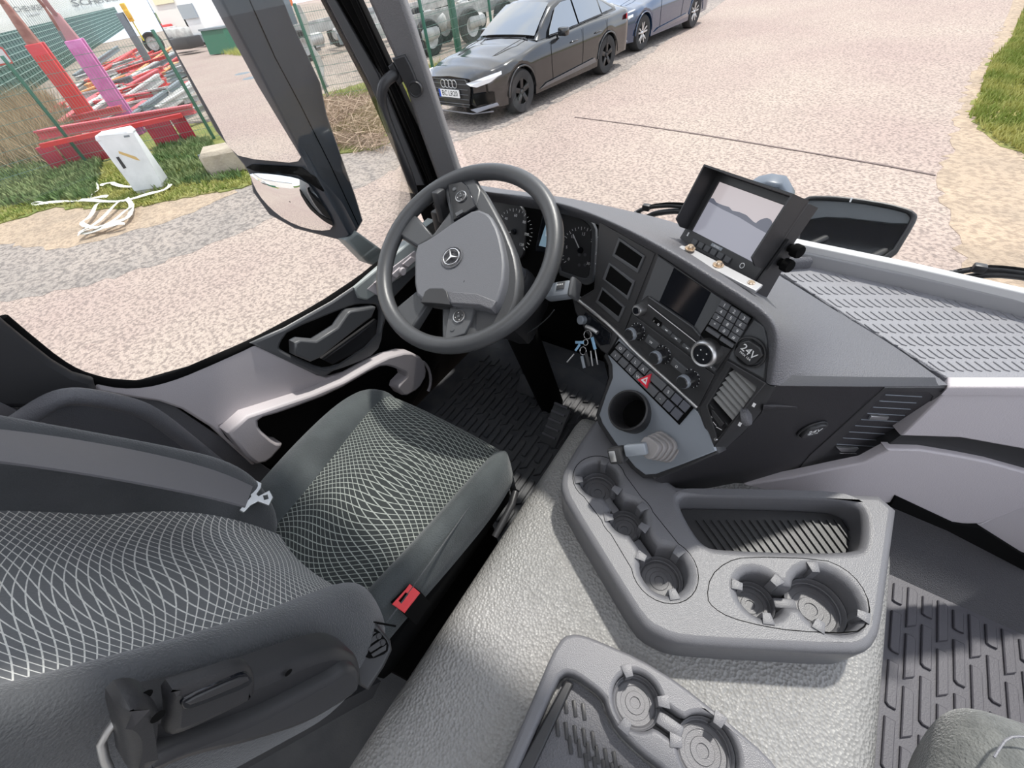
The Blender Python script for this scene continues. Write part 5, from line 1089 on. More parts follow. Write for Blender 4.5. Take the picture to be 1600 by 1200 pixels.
column('crane_mast', 'dark grey mast with yellow head behind the screen fence', 'boom', (222, 80), 20, .34, m_grm, z=.8)
yh = thing('yellow_crane_head', 'yellow crane head and strip on top of the dark grey mast', 'crane', PZ(188, 20, 3.0)); f = PZ(222, 80, .8)
for px_, sz in (((181, 14), .3), ((187, 24), .45), ((193, 29), .35)):
    box('casting', V((f.x, f.y, top_z(V((f.x, f.y, 0)), px_[1])))-s*.3, (sz, .2, .3), m_yel, yh, bev=.03, ux=d, uy=s)
zt1, zt2 = top_z(V((f.x, f.y, 0)), 34), top_z(V((f.x, f.y, 0)), 66); box('yellow_strip', V((f.x, f.y, (zt1+zt2)/2))-s*.3+d*.12, (.09, .05, zt1-zt2), mat('strip_yellow', (.8, .7, .05), .5), yh, ux=d, uy=s)
# scrap: single steel sections heaped behind the fence
random.seed(5)
def beam(px0, px1, z0, z1, w, h, mt, lab, nm='steel_beam', grp='steel sections heaped behind the fence'):
    p, q = PZ(*px0, z0), PZ(*px1, z1); dd_ = (q-p); L_ = dd_.length; dd_.normalize(); s_ = dd_.cross(V((0, 0, 1))).normalized()
    r = thing(nm, lab, 'scrap metal', V(((p.x+q.x)/2, (p.y+q.y)/2, min(z0, z1)-h/2)), grp)
    uz_ = s_.cross(dd_)
    box('flange', (p+q)/2+uz_*h*.4, (L_, w, h*.2), mt, r, ux=dd_, uy=s_, uz=uz_); box('flange', (p+q)/2-uz_*h*.4, (L_, w, h*.2), mt, r, ux=dd_, uy=s_, uz=uz_); box('web', (p+q)/2, (L_, w*.3, h*.7), mt, r, ux=dd_, uy=s_, uz=uz_)
    return r
beam((60, 211), (302, 170), .62, .62, .16, .18, m_pnk, 'long pinkish-red steel beam lying along the fence foot', grp=None)
rb = thing('red_steel_panel', 'long low red steel tipper side lying along the fence foot', 'panel', PZ(170, 235, .1))
for i, (p, q) in enumerate((((54, 240), (80, 232)), ((82, 231), (150, 216)), ((222, 200), (262, 192)), ((264, 191), (286, 186)))):
    p_, q_ = PZ(p[0], p[1]-8, .55), PZ(q[0], q[1]-8, .55); p_.z = q_.z = 0; dd_ = (q_-p_).normalized(); box('plate', (p_+q_)/2+V((0, 0, .3)), ((q_-p_).length*.98, .06, .5), mat('panel_red', (.50, .02, .05), .5, var=(3, (.40, .03, .06))), rb, ux=dd_, uy=V((-dd_.y, dd_.x, 0)), bev=.01)
p_, q_ = PZ(64, 228, .6), PZ(284, 180, .6); dd_ = (q_-p_).normalized(); box('top_rail', (p_+q_)/2, ((q_-p_).length, .1, .08), m_redp, rb, ux=dd_, uy=V((-dd_.y, dd_.x, 0)))
cols = [(m_stl, 'grey-white steel section in the heap behind the fence'), (m_grm, 'dark grey steel section in the heap behind the fence'), (m_redp, 'red steel section in the heap behind the booms'), (m_pnk, 'pinkish-red steel section in the heap by the red boom'), (mat('scrap_orange', (.65, .30, .12), .6), 'orange-brown steel section in the heap behind the fence')]
for k in range(120):
    x = random.uniform(60, 305); y = random.uniform(95, 178)
    if y < 175-(x-60)*.45+10 and x < 150: x += 90
    L_ = random.uniform(30, 90); sl_ = random.uniform(-.75, -.15)
    c = 0 if random.random() < .45 else (1 if random.random() < .45 else 2)
    if 120 < x < 240 and y > 110: c = random.choice([2, 3, 0, 0, 1])
    if random.random() < .06: c = 4
    zz = random.uniform(.14, .5); beam((x-L_/2, y-sl_*L_/2), (x+L_/2, y+sl_*L_/2), zz, zz+random.uniform(-.2, .2), random.uniform(.08, .22), random.uniform(.08, .25), cols[c][0], cols[c][1], grp=['grey-white scrap sections', 'dark grey scrap sections', 'red scrap sections', 'pinkish scrap sections', 'orange-brown scrap sections'][c])
for k in range(16):
    x = random.uniform(430, 545); y = random.uniform(35, 85); c = random.choice([0, 0, 1]); zz = .14; L_ = random.uniform(15, 50)
    beam((x-L_/2, y+L_*.12), (x+L_/2, y-L_*.12), zz, zz, random.uniform(.1, .25), random.uniform(.1, .25), cols[c][0], ['whitish frame section behind the fence left of the pillar', 'dark frame section behind the fence left of the pillar'][c], nm='frame_section', grp=['whitish frame sections by the pillar', 'dark frame sections by the pillar'][c])
m_tyre = mat('tyre', (.025, .025, .026), .8, bump=(60, .5, .01))
def wheelthing(px, z, R, lab, ax):
    c = PZ(*px, z); r = thing('loose_wheel', lab, 'wheel', V((c.x, c.y, 0)))
    lathe('tyre', [(R*.6, .12), (R*.9, .13), (R, .08), (R, -.08), (R*.9, -.13), (R*.6, -.12)], c, ax, m_tyre, r, 28); lathe('rim', [(0, .03), (R*.25, .04), (R*.3, .09), (R*.55, .06), (R*.6, .12)], c, ax, m_stl, r, 24)
wheelthing((240, 68), .55, .55, 'large truck wheel near the green screen fence', (.7, -.7, .1))
def chassis(p0, p1, lab, wh):
    a_, b_ = PZ(*p0, .9), PZ(*p1, .9); dd_ = (b_-a_); L_ = dd_.length; dd_.normalize(); s_ = V((-dd_.y, dd_.x, 0)); s_ = s_ if s_.x < 0 else -s_
    r = thing('trailer_chassis', lab, 'chassis', V(((a_.x+b_.x)/2, (a_.y+b_.y)/2, 0)))
    for k in (0, 1): box('rail', (a_+b_)/2+s_*(.2+1.0*k), (L_, .12, .28), [m_stl, m_grm][k], r, ux=dd_, uy=s_)
    n_ = max(3, int(L_/1.1))
    for k in range(n_): box('cross_member', a_+dd_*L_*(k+.5)/n_+s_*.7, (.12, 1.1, .14), m_stl if k % 2 else m_grm, r, ux=dd_, uy=s_)
    box('side_guard', (a_+b_)/2-s_*.25+V((0, 0, .22)), (L_, .06, .12), m_stl, r, ux=dd_, uy=s_)
    for t in wh:
        for k in (0, 1):
            c = a_+dd_*L_*t+s_*(-.1+1.6*k); c.z = .5; w_ = lathe('wheel', [(.28, .12), (.45, .13), (.5, .08), (.5, -.08), (.45, -.13), (.28, -.12)], c, s_, m_tyre, r, 24); lathe('rim', [(0, .03), (.14, .04), (.18, .09), (.28, .12)], c, -s_, m_stl, w_, 20)
    for t in (.3, .55): c = a_+dd_*L_*t-s_*.1; c.z = .62; lathe('air_tank', [(0, -.4), (.16, -.38), (.2, -.3), (.2, .3), (.16, .38), (0, .4)], c, dd_, m_stl, r, 18)
chassis((560, 62), (850, -12), 'pale trailer chassis with wheels parked behind the fence above the black car', (.3, .52, .72))
chassis((575, 38), (800, -28), 'second trailer chassis farther behind the fence above the black car', (.25, .6))
chassis((425, 62), (600, 20), 'whitish trailer chassis behind the fence beside the left pillar', (.2, .7))
for q, lab in (((675, 36), 'round white air tank behind the gate post'), ((714, 24), 'white ribbed air tank right of the gate post')):
    c = PZ(*q, .8); r = thing('air_tank', lab, 'tank', c-V((0, 0, .3))); ax_ = V((.5, .85, 0)); lathe('shell', [(0, -.5), (.2, -.48), (.28, -.4), (.28, .4), (.2, .48), (0, .5)], c, ax_, m_stl, r, 24); lathe('strap', [(.285, -.2), (.285, -.15)], c, ax_, m_grm, r, 24)
# orange box and grey pillar, white sack by pillar
c = PZ(428, 12, .9); r = thing('orange_container', 'orange steel container corner beyond the fence', 'container', V((c.x, c.y, 0))); box('shell', V((c.x-1.0, c.y+.8, 1.6)), (2.0, 2.0, 1.6), mat('orange_paint', (.75, .16, .02), .5), r); box('legs', V((c.x-1.0, c.y+.8, .4)), (1.6, 1.6, .8), m_dark, r)
column('machine_column', 'grey steel column standing behind the fence right of the mirror', 'column', (470, 70), -30, .42, m_grm, z=.3)
sk_ = thing('white_sheet', 'whitish plastic sheet hanging in front of the fence', 'sheet', PZ(508, 135, 0)); f = PZ(512, 138, 0); zt = top_z(f, 8)
grid('sheet', [[V((f.x+.12*math.sin(i*1.7)+(-.12 if j == 0 else .12 if j == 2 else 0), f.y+.05*math.cos(i*2.3+j), zt*(1-i/7))) for j in range(3)] for i in range(8)], m_stl, sk_, sub=2, thick=.01)
# ================================================================ CABINET, BLOCK, STRAP
A0 = PZ(216, 306, 0); B0 = PZ(262, 296, 0); dd_ = (B0-A0).normalized(); pp_ = V((-dd_.y, dd_.x, 0)); pp_ = pp_ if pp_.x < 0 else -pp_
W_ = (B0-A0).length; hc = top_z(A0, 213); D_ = .32
cb = thing('electrical_cabinet', 'white roadside electrical cabinet with slanting lid in the grass', 'cabinet', (A0+B0)/2+pp_*D_/2)
m_cab = mat('cabinet_white', (.70, .71, .72), .45, var=(5, (.62, .63, .64)))
cc_ = (A0+B0)/2+pp_*D_/2
box('body', cc_+V((0, 0, hc*.48+.06)), (W_, D_, hc*.84), m_cab, cb, ux=dd_, uy=pp_, bev=.008)
box('plinth', cc_+V((0, 0, .07)), (W_*.96, D_*.94, .16), mat('cabinet_base', (.5, .5, .48), .6), cb, ux=dd_, uy=pp_)
box('lid', cc_+V((0, 0, hc*.96)), (W_*1.06, D_*1.1, hc*.08), m_cab, cb, ux=dd_, uy=pp_, bev=.02, taper=.9)
dp = Plane((A0+B0)/2-pp_*.004, -pp_); 
plate('door', dp, [(152, 212), (208, 207), (256, 292), (210, 299)], off=.006, th=.012, bev=.003, material=m_cab, parent=cb)
plate('lock_handle', dp, [(181, 246), (185, 245), (197, 262), (193, 264)], off=.018, th=.015, bev=.003, material=m_dark, parent=cb)
plate('warning_strip', dp, [(185, 236), (212, 245), (219, 251), (213, 250), (186, 240)], off=.009, th=.003, material=mat('strip_amber', (.55, .38, .15), .5), parent=cb)
plate('name_plate', dp, [(193, 212), (202, 211), (203, 214), (194, 215)], off=.009, th=.003, material=m_grm, parent=cb)
cbk = thing('concrete_block', 'weathered concrete block with lifting eye on the grass beside the mirror', 'block', PZ(350, 275, 0))
m_con = mat('concrete', (.42, .36, .28), .9, bump=(25, .6, .02), var=(4, (.32, .27, .21)))
q0, q1, q2 = PZ(330, 281, 0), PZ(392, 268, 0), PZ(372, 240, 0); e = (q1-q0); n_ = V((-e.y, e.x, 0)).normalized(); n_ = n_ if n_.x < 0 else -n_
hb = top_z(q0, 243)
b4 = [q0, q1, q1+n_*.6+e*.1, q0+n_*.6-e*.1]
prism('block', [p+V((0, 0, 0)) for p in b4], V((0, 0, hb)), m_con, cbk, bev=.06, seg=1)
tube('lifting_eye', [PZ(348, 205, hb-.02)+V((x, 0, z)) for x, z in ((-.07, 0), (-.07, .1), (0, .16), (.07, .1), (.07, 0))], .012, m_rust, cbk); 
box('metal_bracket', PZ(325, 245, hb*.75), (.3, .03, .12), m_grm, cbk, ux=e.normalized(), uy=n_)
def ribbon(nm, L_, z, w, par):
    P = chaikin([PZ(*p, z) for p in L_], 2, False); A_, B_ = [], []
    for i, p in enumerate(P):
        t_ = (P[min(i+1, len(P)-1)]-P[max(i-1, 0)]).normalized(); s_ = V((-t_.y, t_.x, 0)); h_ = V((0, 0, .02*math.sin(i*.9)+.02)); A_.append(p+s_*w/2+h_); B_.append(p-s_*w/2+h_*.6)
    grid(nm, [A_, B_], mat('strap_white', (.75, .74, .68), .7), par, thick=.006)
stp = thing('lifting_strap', 'long white webbing strap lying in loops on the grass and sand', 'strap', PZ(190, 330, .02))
for i, L_ in enumerate([[(-10, 290), (30, 300), (66, 308), (78, 318), (48, 318), (60, 322), (115, 314), (170, 309)], [(60, 303), (95, 300), (125, 288), (131, 298), (128, 308)], [(118, 310), (145, 300), (150, 285), (153, 300), (140, 310)], [(160, 292), (176, 284), (180, 292), (215, 292)], [(125, 315), (190, 316), (245, 304), (268, 290)], [(190, 316), (150, 350), (120, 370), (160, 358), (200, 345), (208, 322)], [(155, 320), (140, 340), (125, 355), (170, 357), (195, 350)], [(200, 312), (208, 322), (196, 335), (160, 355), (122, 368)]]): ribbon('strap_loop', L_, .04+.006*i, .075, stp)
# ================================================================ CARS
m_rimb = mat('rim_dark', (.05, .05, .052), .3, metal=.6); m_rims = mat('rim_silver', (.6, .6, .6), .3, metal=.8)
m_cglass = mat('car_glass', (.04, .05, .055), .02, spec=1, coat=1); m_light = mat('headlight', (.75, .77, .8), .15, coat=1); m_tail = mat('tail_light', (.5, .02, .03), .2)
def car(root_name, lab, cat, origin, h2, s, paint, rim, kind, plate_txt):
    wb = 2.92 if kind == 'sedan' else 2.79
    h = V((h2[0], h2[1], 0)).normalized(); l = V((-h.y, h.x, 0)); O = V(origin)
    def T(x, y, z): return O+(h*x+l*y+V((0, 0, z)))*s
    r = thing(root_name, lab, cat, O+h*wb/2*s)
    def itp(x, T_):
        for (a, b), (c, d_) in zip(T_, T_[1:]):
            if x <= c: t = (x-a)/(c-a) if c > a else 0; t = max(0, t); return b+(d_-b)*(t*t*(3-2*t))
        return T_[-1][1]
    R = .345; xf = wb+.92; xr = -1.10 if kind == 'sedan' else -1.06
    Wd = [(xr, .76), (xr+.25, .88), (.2, .935), (wb-.4, .935), (wb+.3, .92), (xf-.25, .80), (xf, .56)]
    HS = [(xr, .93), (xr+.2, 1.0), (.3, .99), (wb-.7, .95), (wb, .87), (xf-.25, .79), (xf, .71)]
    HC = ([(xr, 1.0), (xr+.15, 1.10), (-.3, 1.12), (.3, 1.05)] if kind == 'sedan' else [(xr, .98), (xr+.1, 1.02), (.3, 1.02)])+[(wb-.75, 1.03), (wb-.3, .98), (wb+.3, .91), (xf-.25, .84), (xf, .74)]
    ZB = [(xr, .42), (xr+.2, .26), (.6, .2), (wb-.5, .2), (wb+.5, .22), (xf-.1, .24), (xf, .34)]
    xs = set([xr+(xf-xr)*i/46 for i in range(47)])
    for xa in (0, wb):
        for k in range(-9, 10): xs.add(xa+.385*math.sin(k*math.pi/18))
        xs.add(xa-.388); xs.add(xa+.388)
    xs = sorted(xs); rows = []
    for x in xs:
        w = itp(x, Wd); hs_ = itp(x, HS); hc_ = itp(x, HC); zb = itp(x, ZB)
        for xa in (0, wb):
            if abs(x-xa) < .386: zb = max(zb, R+math.sqrt(max(0, .386**2-(x-xa)**2)))
        zb2 = min(zb, hs_-.14)
        half = [(w*.80, zb2+.0), (w*.985, zb2+.015), (w*1.0, max(zb2+.05, .52)), (w*1.0, max(zb2+.08, .70)), (w*.985, hs_-.05), (w*.94, hs_-.005), (w*.86, hs_+.012), (w*.5, hc_-.01), (0, hc_+.005)]
        half = [(y, min(z, hs_+.2)) for y, z in half]
        rows.append([T(x, y, z) for y, z in half]+[T(x, -y, z) for y, z in half[-2::-1]])
    bm = bmesh.new(); G = [[bm.verts.new(p) for p in rw] for rw in rows]
    for a_, b_ in zip(G, G[1:]):
        for i in range(len(a_)-1): bm.faces.new((a_[i], a_[i+1], b_[i+1], b_[i]))
    bm.faces.new(G[0]); bm.faces.new(G[-1][::-1])
    bmfin('body', bm, paint, r, True, 40)
    box('underbody', T(wb/2, 0, .42), ((xf-xr-.5)*s, 1.5*s, .4*s), m_black, r, ux=h, uy=l)
    # greenhouse
    if kind == 'sedan': HR = [(-.55, 1.10), (-.2, 1.24), (.25, 1.39), (.8, 1.455), (1.3, 1.445), (1.6, 1.38), (1.95, 1.19), (2.25, 1.0)]
    else: HR = [(-1.0, 1.03), (-.85, 1.3), (-.6, 1.44), (.3, 1.50), (1.0, 1.49), (1.4, 1.42), (1.8, 1.22), (2.15, 1.0)]
    g0, g1 = HR[0][0], HR[-1][0]; rows = []
    for i in range(33):
        x = g0+(g1-g0)*i/32; hr = itp(x, HR)
        for (a1, b1), (c1, d1) in zip(HR, HR[1:]):
            if a1 <= x <= c1: hr = b1+(d1-b1)*(x-a1)/(c1-a1)
        f = max(0, min(1, (hr-1.0)/.4)); yb = .84*(.96 if 0 < x < 1.8 else .93); yt = lerp(yb, .60, f)
        half = [(yb, .97), (lerp(yb, yt, .9), max(.98, hr-.07)), (yt-.03, hr-.02), (yt*.6, hr+.005), (0, hr+.012)]
        rows.append([T(x, y, z) for y, z in half]+[T(x, -y, z) for y, z in half[-2::-1]])
    grid('roof', rows, paint, r, ang=50)
    # glass pieces
    def sidept(x, z, sd):
        f = (z-1.0)/.4; return T(x, sd*(lerp(.84*.96, .615, max(0, f))+.014), z)
    if kind == 'sedan': wins = [[(.98, 1.02), (1.93, 1.0), (1.86, 1.08), (1.52, 1.33), (1.3, 1.385), (1.0, 1.39)], [(.12, 1.05), (.93, 1.025), (.95, 1.39), (.6, 1.375), (.3, 1.33), (.16, 1.28)], [(-.32, 1.075), (.08, 1.055), (.12, 1.27), (-.02, 1.22)]]
    else: wins = [[(.9, 1.02), (1.85, 1.0), (1.75, 1.1), (1.4, 1.34), (1.2, 1.41), (.92, 1.42)], [(.0, 1.04), (.85, 1.02), (.87, 1.42), (.05, 1.42)], [(-.75, 1.06), (-.05, 1.04), (.0, 1.41), (-.5, 1.36)]]
    for sd in (1, -1):
        for wq in wins: prism('side_window', [sidept(x, z, sd) for x, z in wq], l*sd*.006*s, m_cglass, r)
        tube('window_trim', [sidept(x, z-.015, sd)+l*sd*.012 for x, z in ((wins[0][1][0], wins[0][1][1]), (wins[0][0][0], wins[0][0][1]), (wins[2][0][0], wins[2][0][1]))], .008, m_dark if kind == 'sedan' else m_chrome, r, n=6)
        # mirror
        mr = box('door_mirror', T(1.72, sd*1.0, 1.02), (.12*s, .2*s, .13*s), paint, r, ux=h, uy=l, bev=.03)
        tube('mirror_stem', [T(1.72, sd*.84, .97), T(1.72, sd*.95, .99)], .02, m_dark, r)
        for xx in (.42, 1.28): tube('door_handle', [T(xx-.1, sd*.945, .80), T(xx-.05, sd*.965, .81), T(xx+.05, sd*.965, .81), T(xx+.1, sd*.945, .80)], .014, paint if kind == 'sedan' else m_chrome, r)
        for xx in ((.98, .08) if kind == 'sedan' else (.88, -.02)): 
            tube('door_gap', [T(xx+.0, sd*.935, .96), T(xx-.02, sd*.942, .7), T(xx+.0, sd*.937, .3)], .0035, m_black, r, n=5)
        tube('door_gap', [T(2.02, sd*.93, .93), T(2.02, sd*.94, .6), T(1.98, sd*.935, .3)], .0035, m_black, r, n=5)
        prism('side_skirt', [T(.45, sd*.93, .31), T(wb-.5, sd*.93, .27), T(wb-.7, sd*.95, .33), T(.55, sd*.95, .40)], l*sd*.012, mat('skirt_glint', (.15, .15, .16), .12, metal=.4) if kind == 'sedan' else paint, r, bev=.003)
    def cp3(x, hr): return x
    wsT = (1.52, 1.405) if kind == 'sedan' else (1.36, 1.435); wsB = (2.2, 1.03) if kind == 'sedan' else (2.1, 1.035)
    def wrow(t, e_=.02): x = lerp(wsB[0], wsT[0], t); z = lerp(wsB[1], wsT[1], t)+.035*math.sin(math.pi*t)*.6; y = lerp(.70, .53, t); return [T(x+e_, y, z+e_-.01), T(x+e_+.02, y*.6, z+e_+.012), T(x+e_+.03, 0, z+e_+.016), T(x+e_+.02, -y*.6, z+e_+.012), T(x+e_, -y, z+e_-.01)]
    grid('windscreen', [wrow(t) for t in (0, .33, .66, 1)], m_cglass, r, sub=1)
    tube('wiper_line', [T(2.24, .55, 1.035), T(2.26, 0, 1.05), T(2.24, -.6, 1.035)], .012, m_black, r)
    for sd in (1, -1): tube('bonnet_crease', [T(2.2, sd*.52, 1.035), T(2.9, sd*.5, .955), T(3.5, sd*.38, .82), T(3.7, sd*.30, .755)], .006, m_dark if kind == 'sedan' else paint, r, n=6, smoothn=1)
    # wheels
    for xa in (0, wb):
        for sd in (1, -1):
            c = T(xa, sd*.80, R); ax_ = l*sd
            w_ = lathe('wheel', [(R*.55*s, .11*s), (R*.74*s, .13*s), (R*.93*s, .125*s), (R*s, .09*s), (R*s, -.09*s), (R*.8*s, -.12*s)], c, ax_, m_tyre, r, 40)
            lathe('rim_ring', [(R*.66*s, .05*s), (R*.70*s, .115*s), (R*.76*s, .128*s), (R*.78*s, .12*s)], c, ax_, rim, w_, 36); lathe('brake_disc', [(0, .03*s), (R*.66*s, .03*s)], c, ax_, m_black, w_, 28)
            for k in range(5):
                for dlt in ((0,) if kind == 'sedan' else (-.22, .22)):
                    a = math.radians(90+72*k)+dlt; u = h*math.cos(a)+V((0, 0, 1))*math.sin(a); v_ = ax_.cross(u)
                    w0, w1 = ((.045, .085) if kind == 'sedan' else (.022, .035)); p0, p1 = c+ax_*.105*s+u*.05*s, c+ax_*.118*s+u*R*.72*s
                    prism('spoke', [p0-v_*w0*s*.8, p0+v_*w0*s*.8, p1+v_*w1*s*.5, p1-v_*w1*s*.5], -ax_*.03*s, rim, w_, bev=.004)
            lathe('hub_cap', [(0, .125*s), (.03*s, .122*s), (.045*s, .10*s)], c, ax_, rim, w_, 20)
            tube('wheel_arch', [T(xa+.392*math.cos(a), sd*.938, R+.392*math.sin(a)) for a in [math.pi*(i/16) for i in range(17)]], .016, paint, r)
    # front: grille, lamps, plate
    fx = xf
    def fp(y, z, o=.0): 
        yy = abs(y); x = fx+.015-(0 if yy < .56 else (yy-.56)*1.04)-max(0, z-.55)*.12; return T(x+o, y, z)
    gr_ = [(-.50, .62), (-.42, .70), (.42, .70), (.50, .62), (.44, .30), (-.44, .30)] if kind == 'sedan' else [(-.55, .60), (-.5, .66), (.5, .66), (.55, .60), (.5, .5), (-.5, .5)]
    N1 = 9; top_ = [fp(lerp(-.47, .47, i/8), .70 if kind == 'sedan' else .67, .02) for i in range(9)]; mid_ = [fp(lerp(-.54, .54, i/8), .58, .03) for i in range(9)]; low_ = [fp(lerp(-.44, .44, i/8), .30 if kind == 'sedan' else .5, .02) for i in range(9)]
    gl = grid('grille', [top_, mid_, low_], m_dark, r)
    for k in range(5): zz = .34+k*.075; hw_ = .47; tube('grille_bar', [fp(lerp(-hw_, hw_, i/8), zz, .035) for i in range(9)], .008, m_facel, r, n=6)
    if kind == 'sedan':
        for k in range(4): c = fp(-.15+k*.10, .64, .05); tube('badge_ring', [c+(l*math.cos(a)+V((0, 0, 1))*math.sin(a))*.06*s for a in [2*math.pi*i/18 for i in range(18)]], .007, m_rims, r, n=6, closed=True)
    tube('grille_frame', [fp(y, z, .03) for y, z in gr_+[gr_[0]]], .012, m_dark if kind == 'sedan' else m_chrome, r, n=6)
    pl_ = Plane(fp(0, .50 if kind == 'sedan' else .44, .06), h); pl_.u = l; pl_.v = V((0, 0, 1))
    pn = uvplate('number_plate', pl_, [(-.27*s, -.06*s), (.27*s, -.06*s), (.27*s, .06*s), (-.27*s, .06*s)], th=.012, off=.01, bev=.002, material=m_white, parent=r, label='white number plate with blue band')
    uvplate('blue_band', pl_, [(-.27*s, -.06*s), (-.225*s, -.06*s), (-.225*s, .06*s), (-.27*s, .06*s)], th=.002, off=.012, material=mat('plate_blue', (.02, .08, .45), .4), parent=pn); text('lettering', plate_txt, .115*s, pl_, (.02*s, 0), off=.012, material=m_black, parent=pn)
    for sd in (1, -1):
        hl = [fp(sd*.46, .665, .035), fp(sd*.62, .70, .035), fp(sd*.80, .745, .02), T(wb+.56, sd*.90, .765), T(wb+.58, sd*.915, .72), fp(sd*.80, .64, .03), fp(sd*.64, .60, .035), fp(sd*.56, .63, .035)]
        bm = bmesh.new(); vs = [bm.verts.new(p+h*.03+l*sd*.01) for p in hl]; vb = [bm.verts.new(p-h*.06) for p in hl]; cc__ = bm.verts.new(sum([p for p in hl], V((0, 0, 0)))/len(hl)+h*.05+l*sd*.03)
        for i in range(len(vs)): bm.faces.new((vs[i], vs[(i+1) % len(vs)], cc__)); bm.faces.new((vs[i], vb[i], vb[(i+1) % len(vs)], vs[(i+1) % len(vs)]))
        bmfin('headlight', bm, m_light, r)
        prism('air_intake', [fp(sd*.56, .50, .02), fp(sd*.84, .50, .03), fp(sd*.84, .34, .03), fp(sd*.60, .32, .02)], h*.02, m_black, r, bev=.004)
        prism('bumper_blade', [fp(sd*.48, .27, .03), fp(sd*.86, .33, .03), fp(sd*.88, .28, .03), fp(sd*.60, .22, .03)], h*.03, mat('blade_grey', (.22, .22, .24), .3, metal=.5), r, bev=.004)
        prism('tail_light', [T(xr+.02, sd*.70, .90), T(xr+.35, sd*.895, .93), T(xr+.38, sd*.905, .85), T(xr+.0, sd*.72, .78)], l*sd*.03, m_tail, r, bev=.004)
    tube('splitter', [fp(y, .20, .03) for y in (-.8, -.5, -.2, .2, .5, .8)], .015, mat('blade_grey', (.2, .2, .2)), r)
    return r
cA_, cB_ = PZ(817, 176, 0), PZ(945, 115.5, 0); hh = (cA_-cB_).normalized(); ll = V((-hh.y, hh.x, 0)); s1 = (cA_-cB_).length/2.92
m_pb = mat('car_black', (.010, .011, .013), .15, coat=.55, spec=.6); m_pbl = mat('car_blue', (.006, .03, .085), .2, metal=.1, coat=1, spec=1)
for M_ in (m_pb, m_pbl, m_cglass): M_.node_tree.nodes['Principled BSDF'].inputs['Coat IOR'].default_value = 2.2 if M_ is m_cglass else 1.5; M_.node_tree.nodes['Principled BSDF'].inputs['IOR'].default_value = 1.8 if M_ is m_cglass else 1.5
car('black_saloon_car', 'black saloon car with dark alloy wheels parked by the fence', 'car', cB_-ll*.88*s1, hh, s1, m_pb, m_rimb, 'sedan', 'BC LR20')
cA_, cB_ = PZ(1000, 79, 0), PZ(1080, 43.5, 0); h2_ = (cA_-cB_).normalized(); ll2 = V((-h2_.y, h2_.x, 0)); s2_ = min(1.12, (cA_-cB_).length/2.79)
car('blue_estate_car', 'dark blue car with silver wheels parked behind the black saloon', 'car', cA_-h2_*2.79*s2_-ll2*.88*s2_, h2_, s2_, m_pbl, m_rims, 'estate', 'BC HA12')
# ================================================================ TRUCK'S OWN OUTSIDE PARTS
dm_ = thing('door_mirror_left', 'tall dark truck wing mirror with main glass and lower wide-angle glass', 'mirror', PX(500, 300, -1.35))
dm_.name = 'wing_mirror'
M0 = PX(468, 246, -1.30); vh = ray(262, 21).normalized(); nb = V((.46, -.89, 0)).normalized()
nzv = 0.0
for _ in range(20):
    n_ = V((nb.x, nb.y, nzv)).normalized(); rr_ = vh-2*vh.dot(n_)*n_; nzv -= rr_.z*.4*(1 if True else 0)*(-1 if vh.dot(n_) > 0 else -1)*-1 if False else 0
# solve nz so that the horizon falls where the photograph shows it
lo, hi = -.3, .3
def refz(nz): n_ = V((nb.x, nb.y, nz)).normalized(); return (vh-2*vh.dot(n_)*n_).z
for _ in range(40):
    m_ = (lo+hi)/2
    if (refz(lo) > 0) == (refz(m_) > 0): lo = m_
    else: hi = m_
MN = V((nb.x, nb.y, lo)).normalized()
MP = Plane(M0, MN)
def MR(x, y, z=0):
    p = MP.w(x, y); v = (p-CC).normalized(); r_ = v-2*v.dot(MN)*MN; return p+r_*((z-p.z)/r_.z)
def mpl(nm, px, off, th, mt, bev=.003, rnd=0, holes=(), label=None): return plate(nm, MP, px, holes, off=off, th=th, bev=bev, rnd=rnd, material=mt, parent=dm_, label=label)
mpl('frame', [(205, -60), (222, -10), (336, 205), (380, 258), (390, 275), (394, 300), (420, 336), (460, 358), (535, 377), (548, 368), (530, 335), (500, 285), (478, 240), (352, 0), (320, -60)], -.004, .05, m_house, .006)
mpl('main_glass', [(205, -50), (230, 0), (341, 198), (356, 228), (372, 243), (398, 249), (452, 254), (466, 252), (471, 244), (468, 230), (345, 0), (318, -50)], .002, .006, m_mirror, 0, label='main mirror glass')
mpl('glass_lip', [(384, 262), (392, 258), (470, 262), (492, 278), (505, 300), (488, 290), (465, 274), (398, 268)], .004, .012, m_black, .002)
wg = [PL for PL in [(391, 272), (398, 269), (440, 273), (474, 279), (489, 292), (505, 320), (529, 356), (506, 362), (470, 355), (440, 340), (418, 320), (400, 298)]]
cxy = sum([V(MP.uv(*p)) for p in wg], V((0, 0)))/len(wg); rowsw = []
for f_ in (1, .75, .5, .25, .02):
    rowsw.append([MP.at(cxy.x+(V(MP.uv(*p)).x-cxy.x)*f_, cxy.y+(V(MP.uv(*p)).y-cxy.y)*f_, .003+.010*(1-f_*f_)) for p in wg+[wg[0]]])
grid('wide_angle_glass', rowsw, m_mirror, dm_, sub=1, label='lower wide-angle glass')
IX = XP(-1.285)
plate('housing', IX, [(318, -70), (345, 0), (400, 103), (470, 240), (500, 298), (541, 374), (556, 366), (568, 345), (556, 305), (533, 240), (512, 180), (502, 130), (460, 40), (440, -10), (420, -70)], off=0, th=.04, bev=.006, material=m_house, parent=dm_)
tube('housing_seam', [IX.w(*p, .001) for p in ((372, -40), (390, 0), (430, 90), (470, 165), (515, 255), (560, 352))], .0015, m_black, dm_, n=6)
plate('mirror_arm', XP(-1.25), [(541, 376), (558, 361), (604, 394), (600, 420), (576, 412)], off=0, th=.05, bev=.01, material=mat('arm_grey', (.28, .30, .30), .5), parent=dm_)
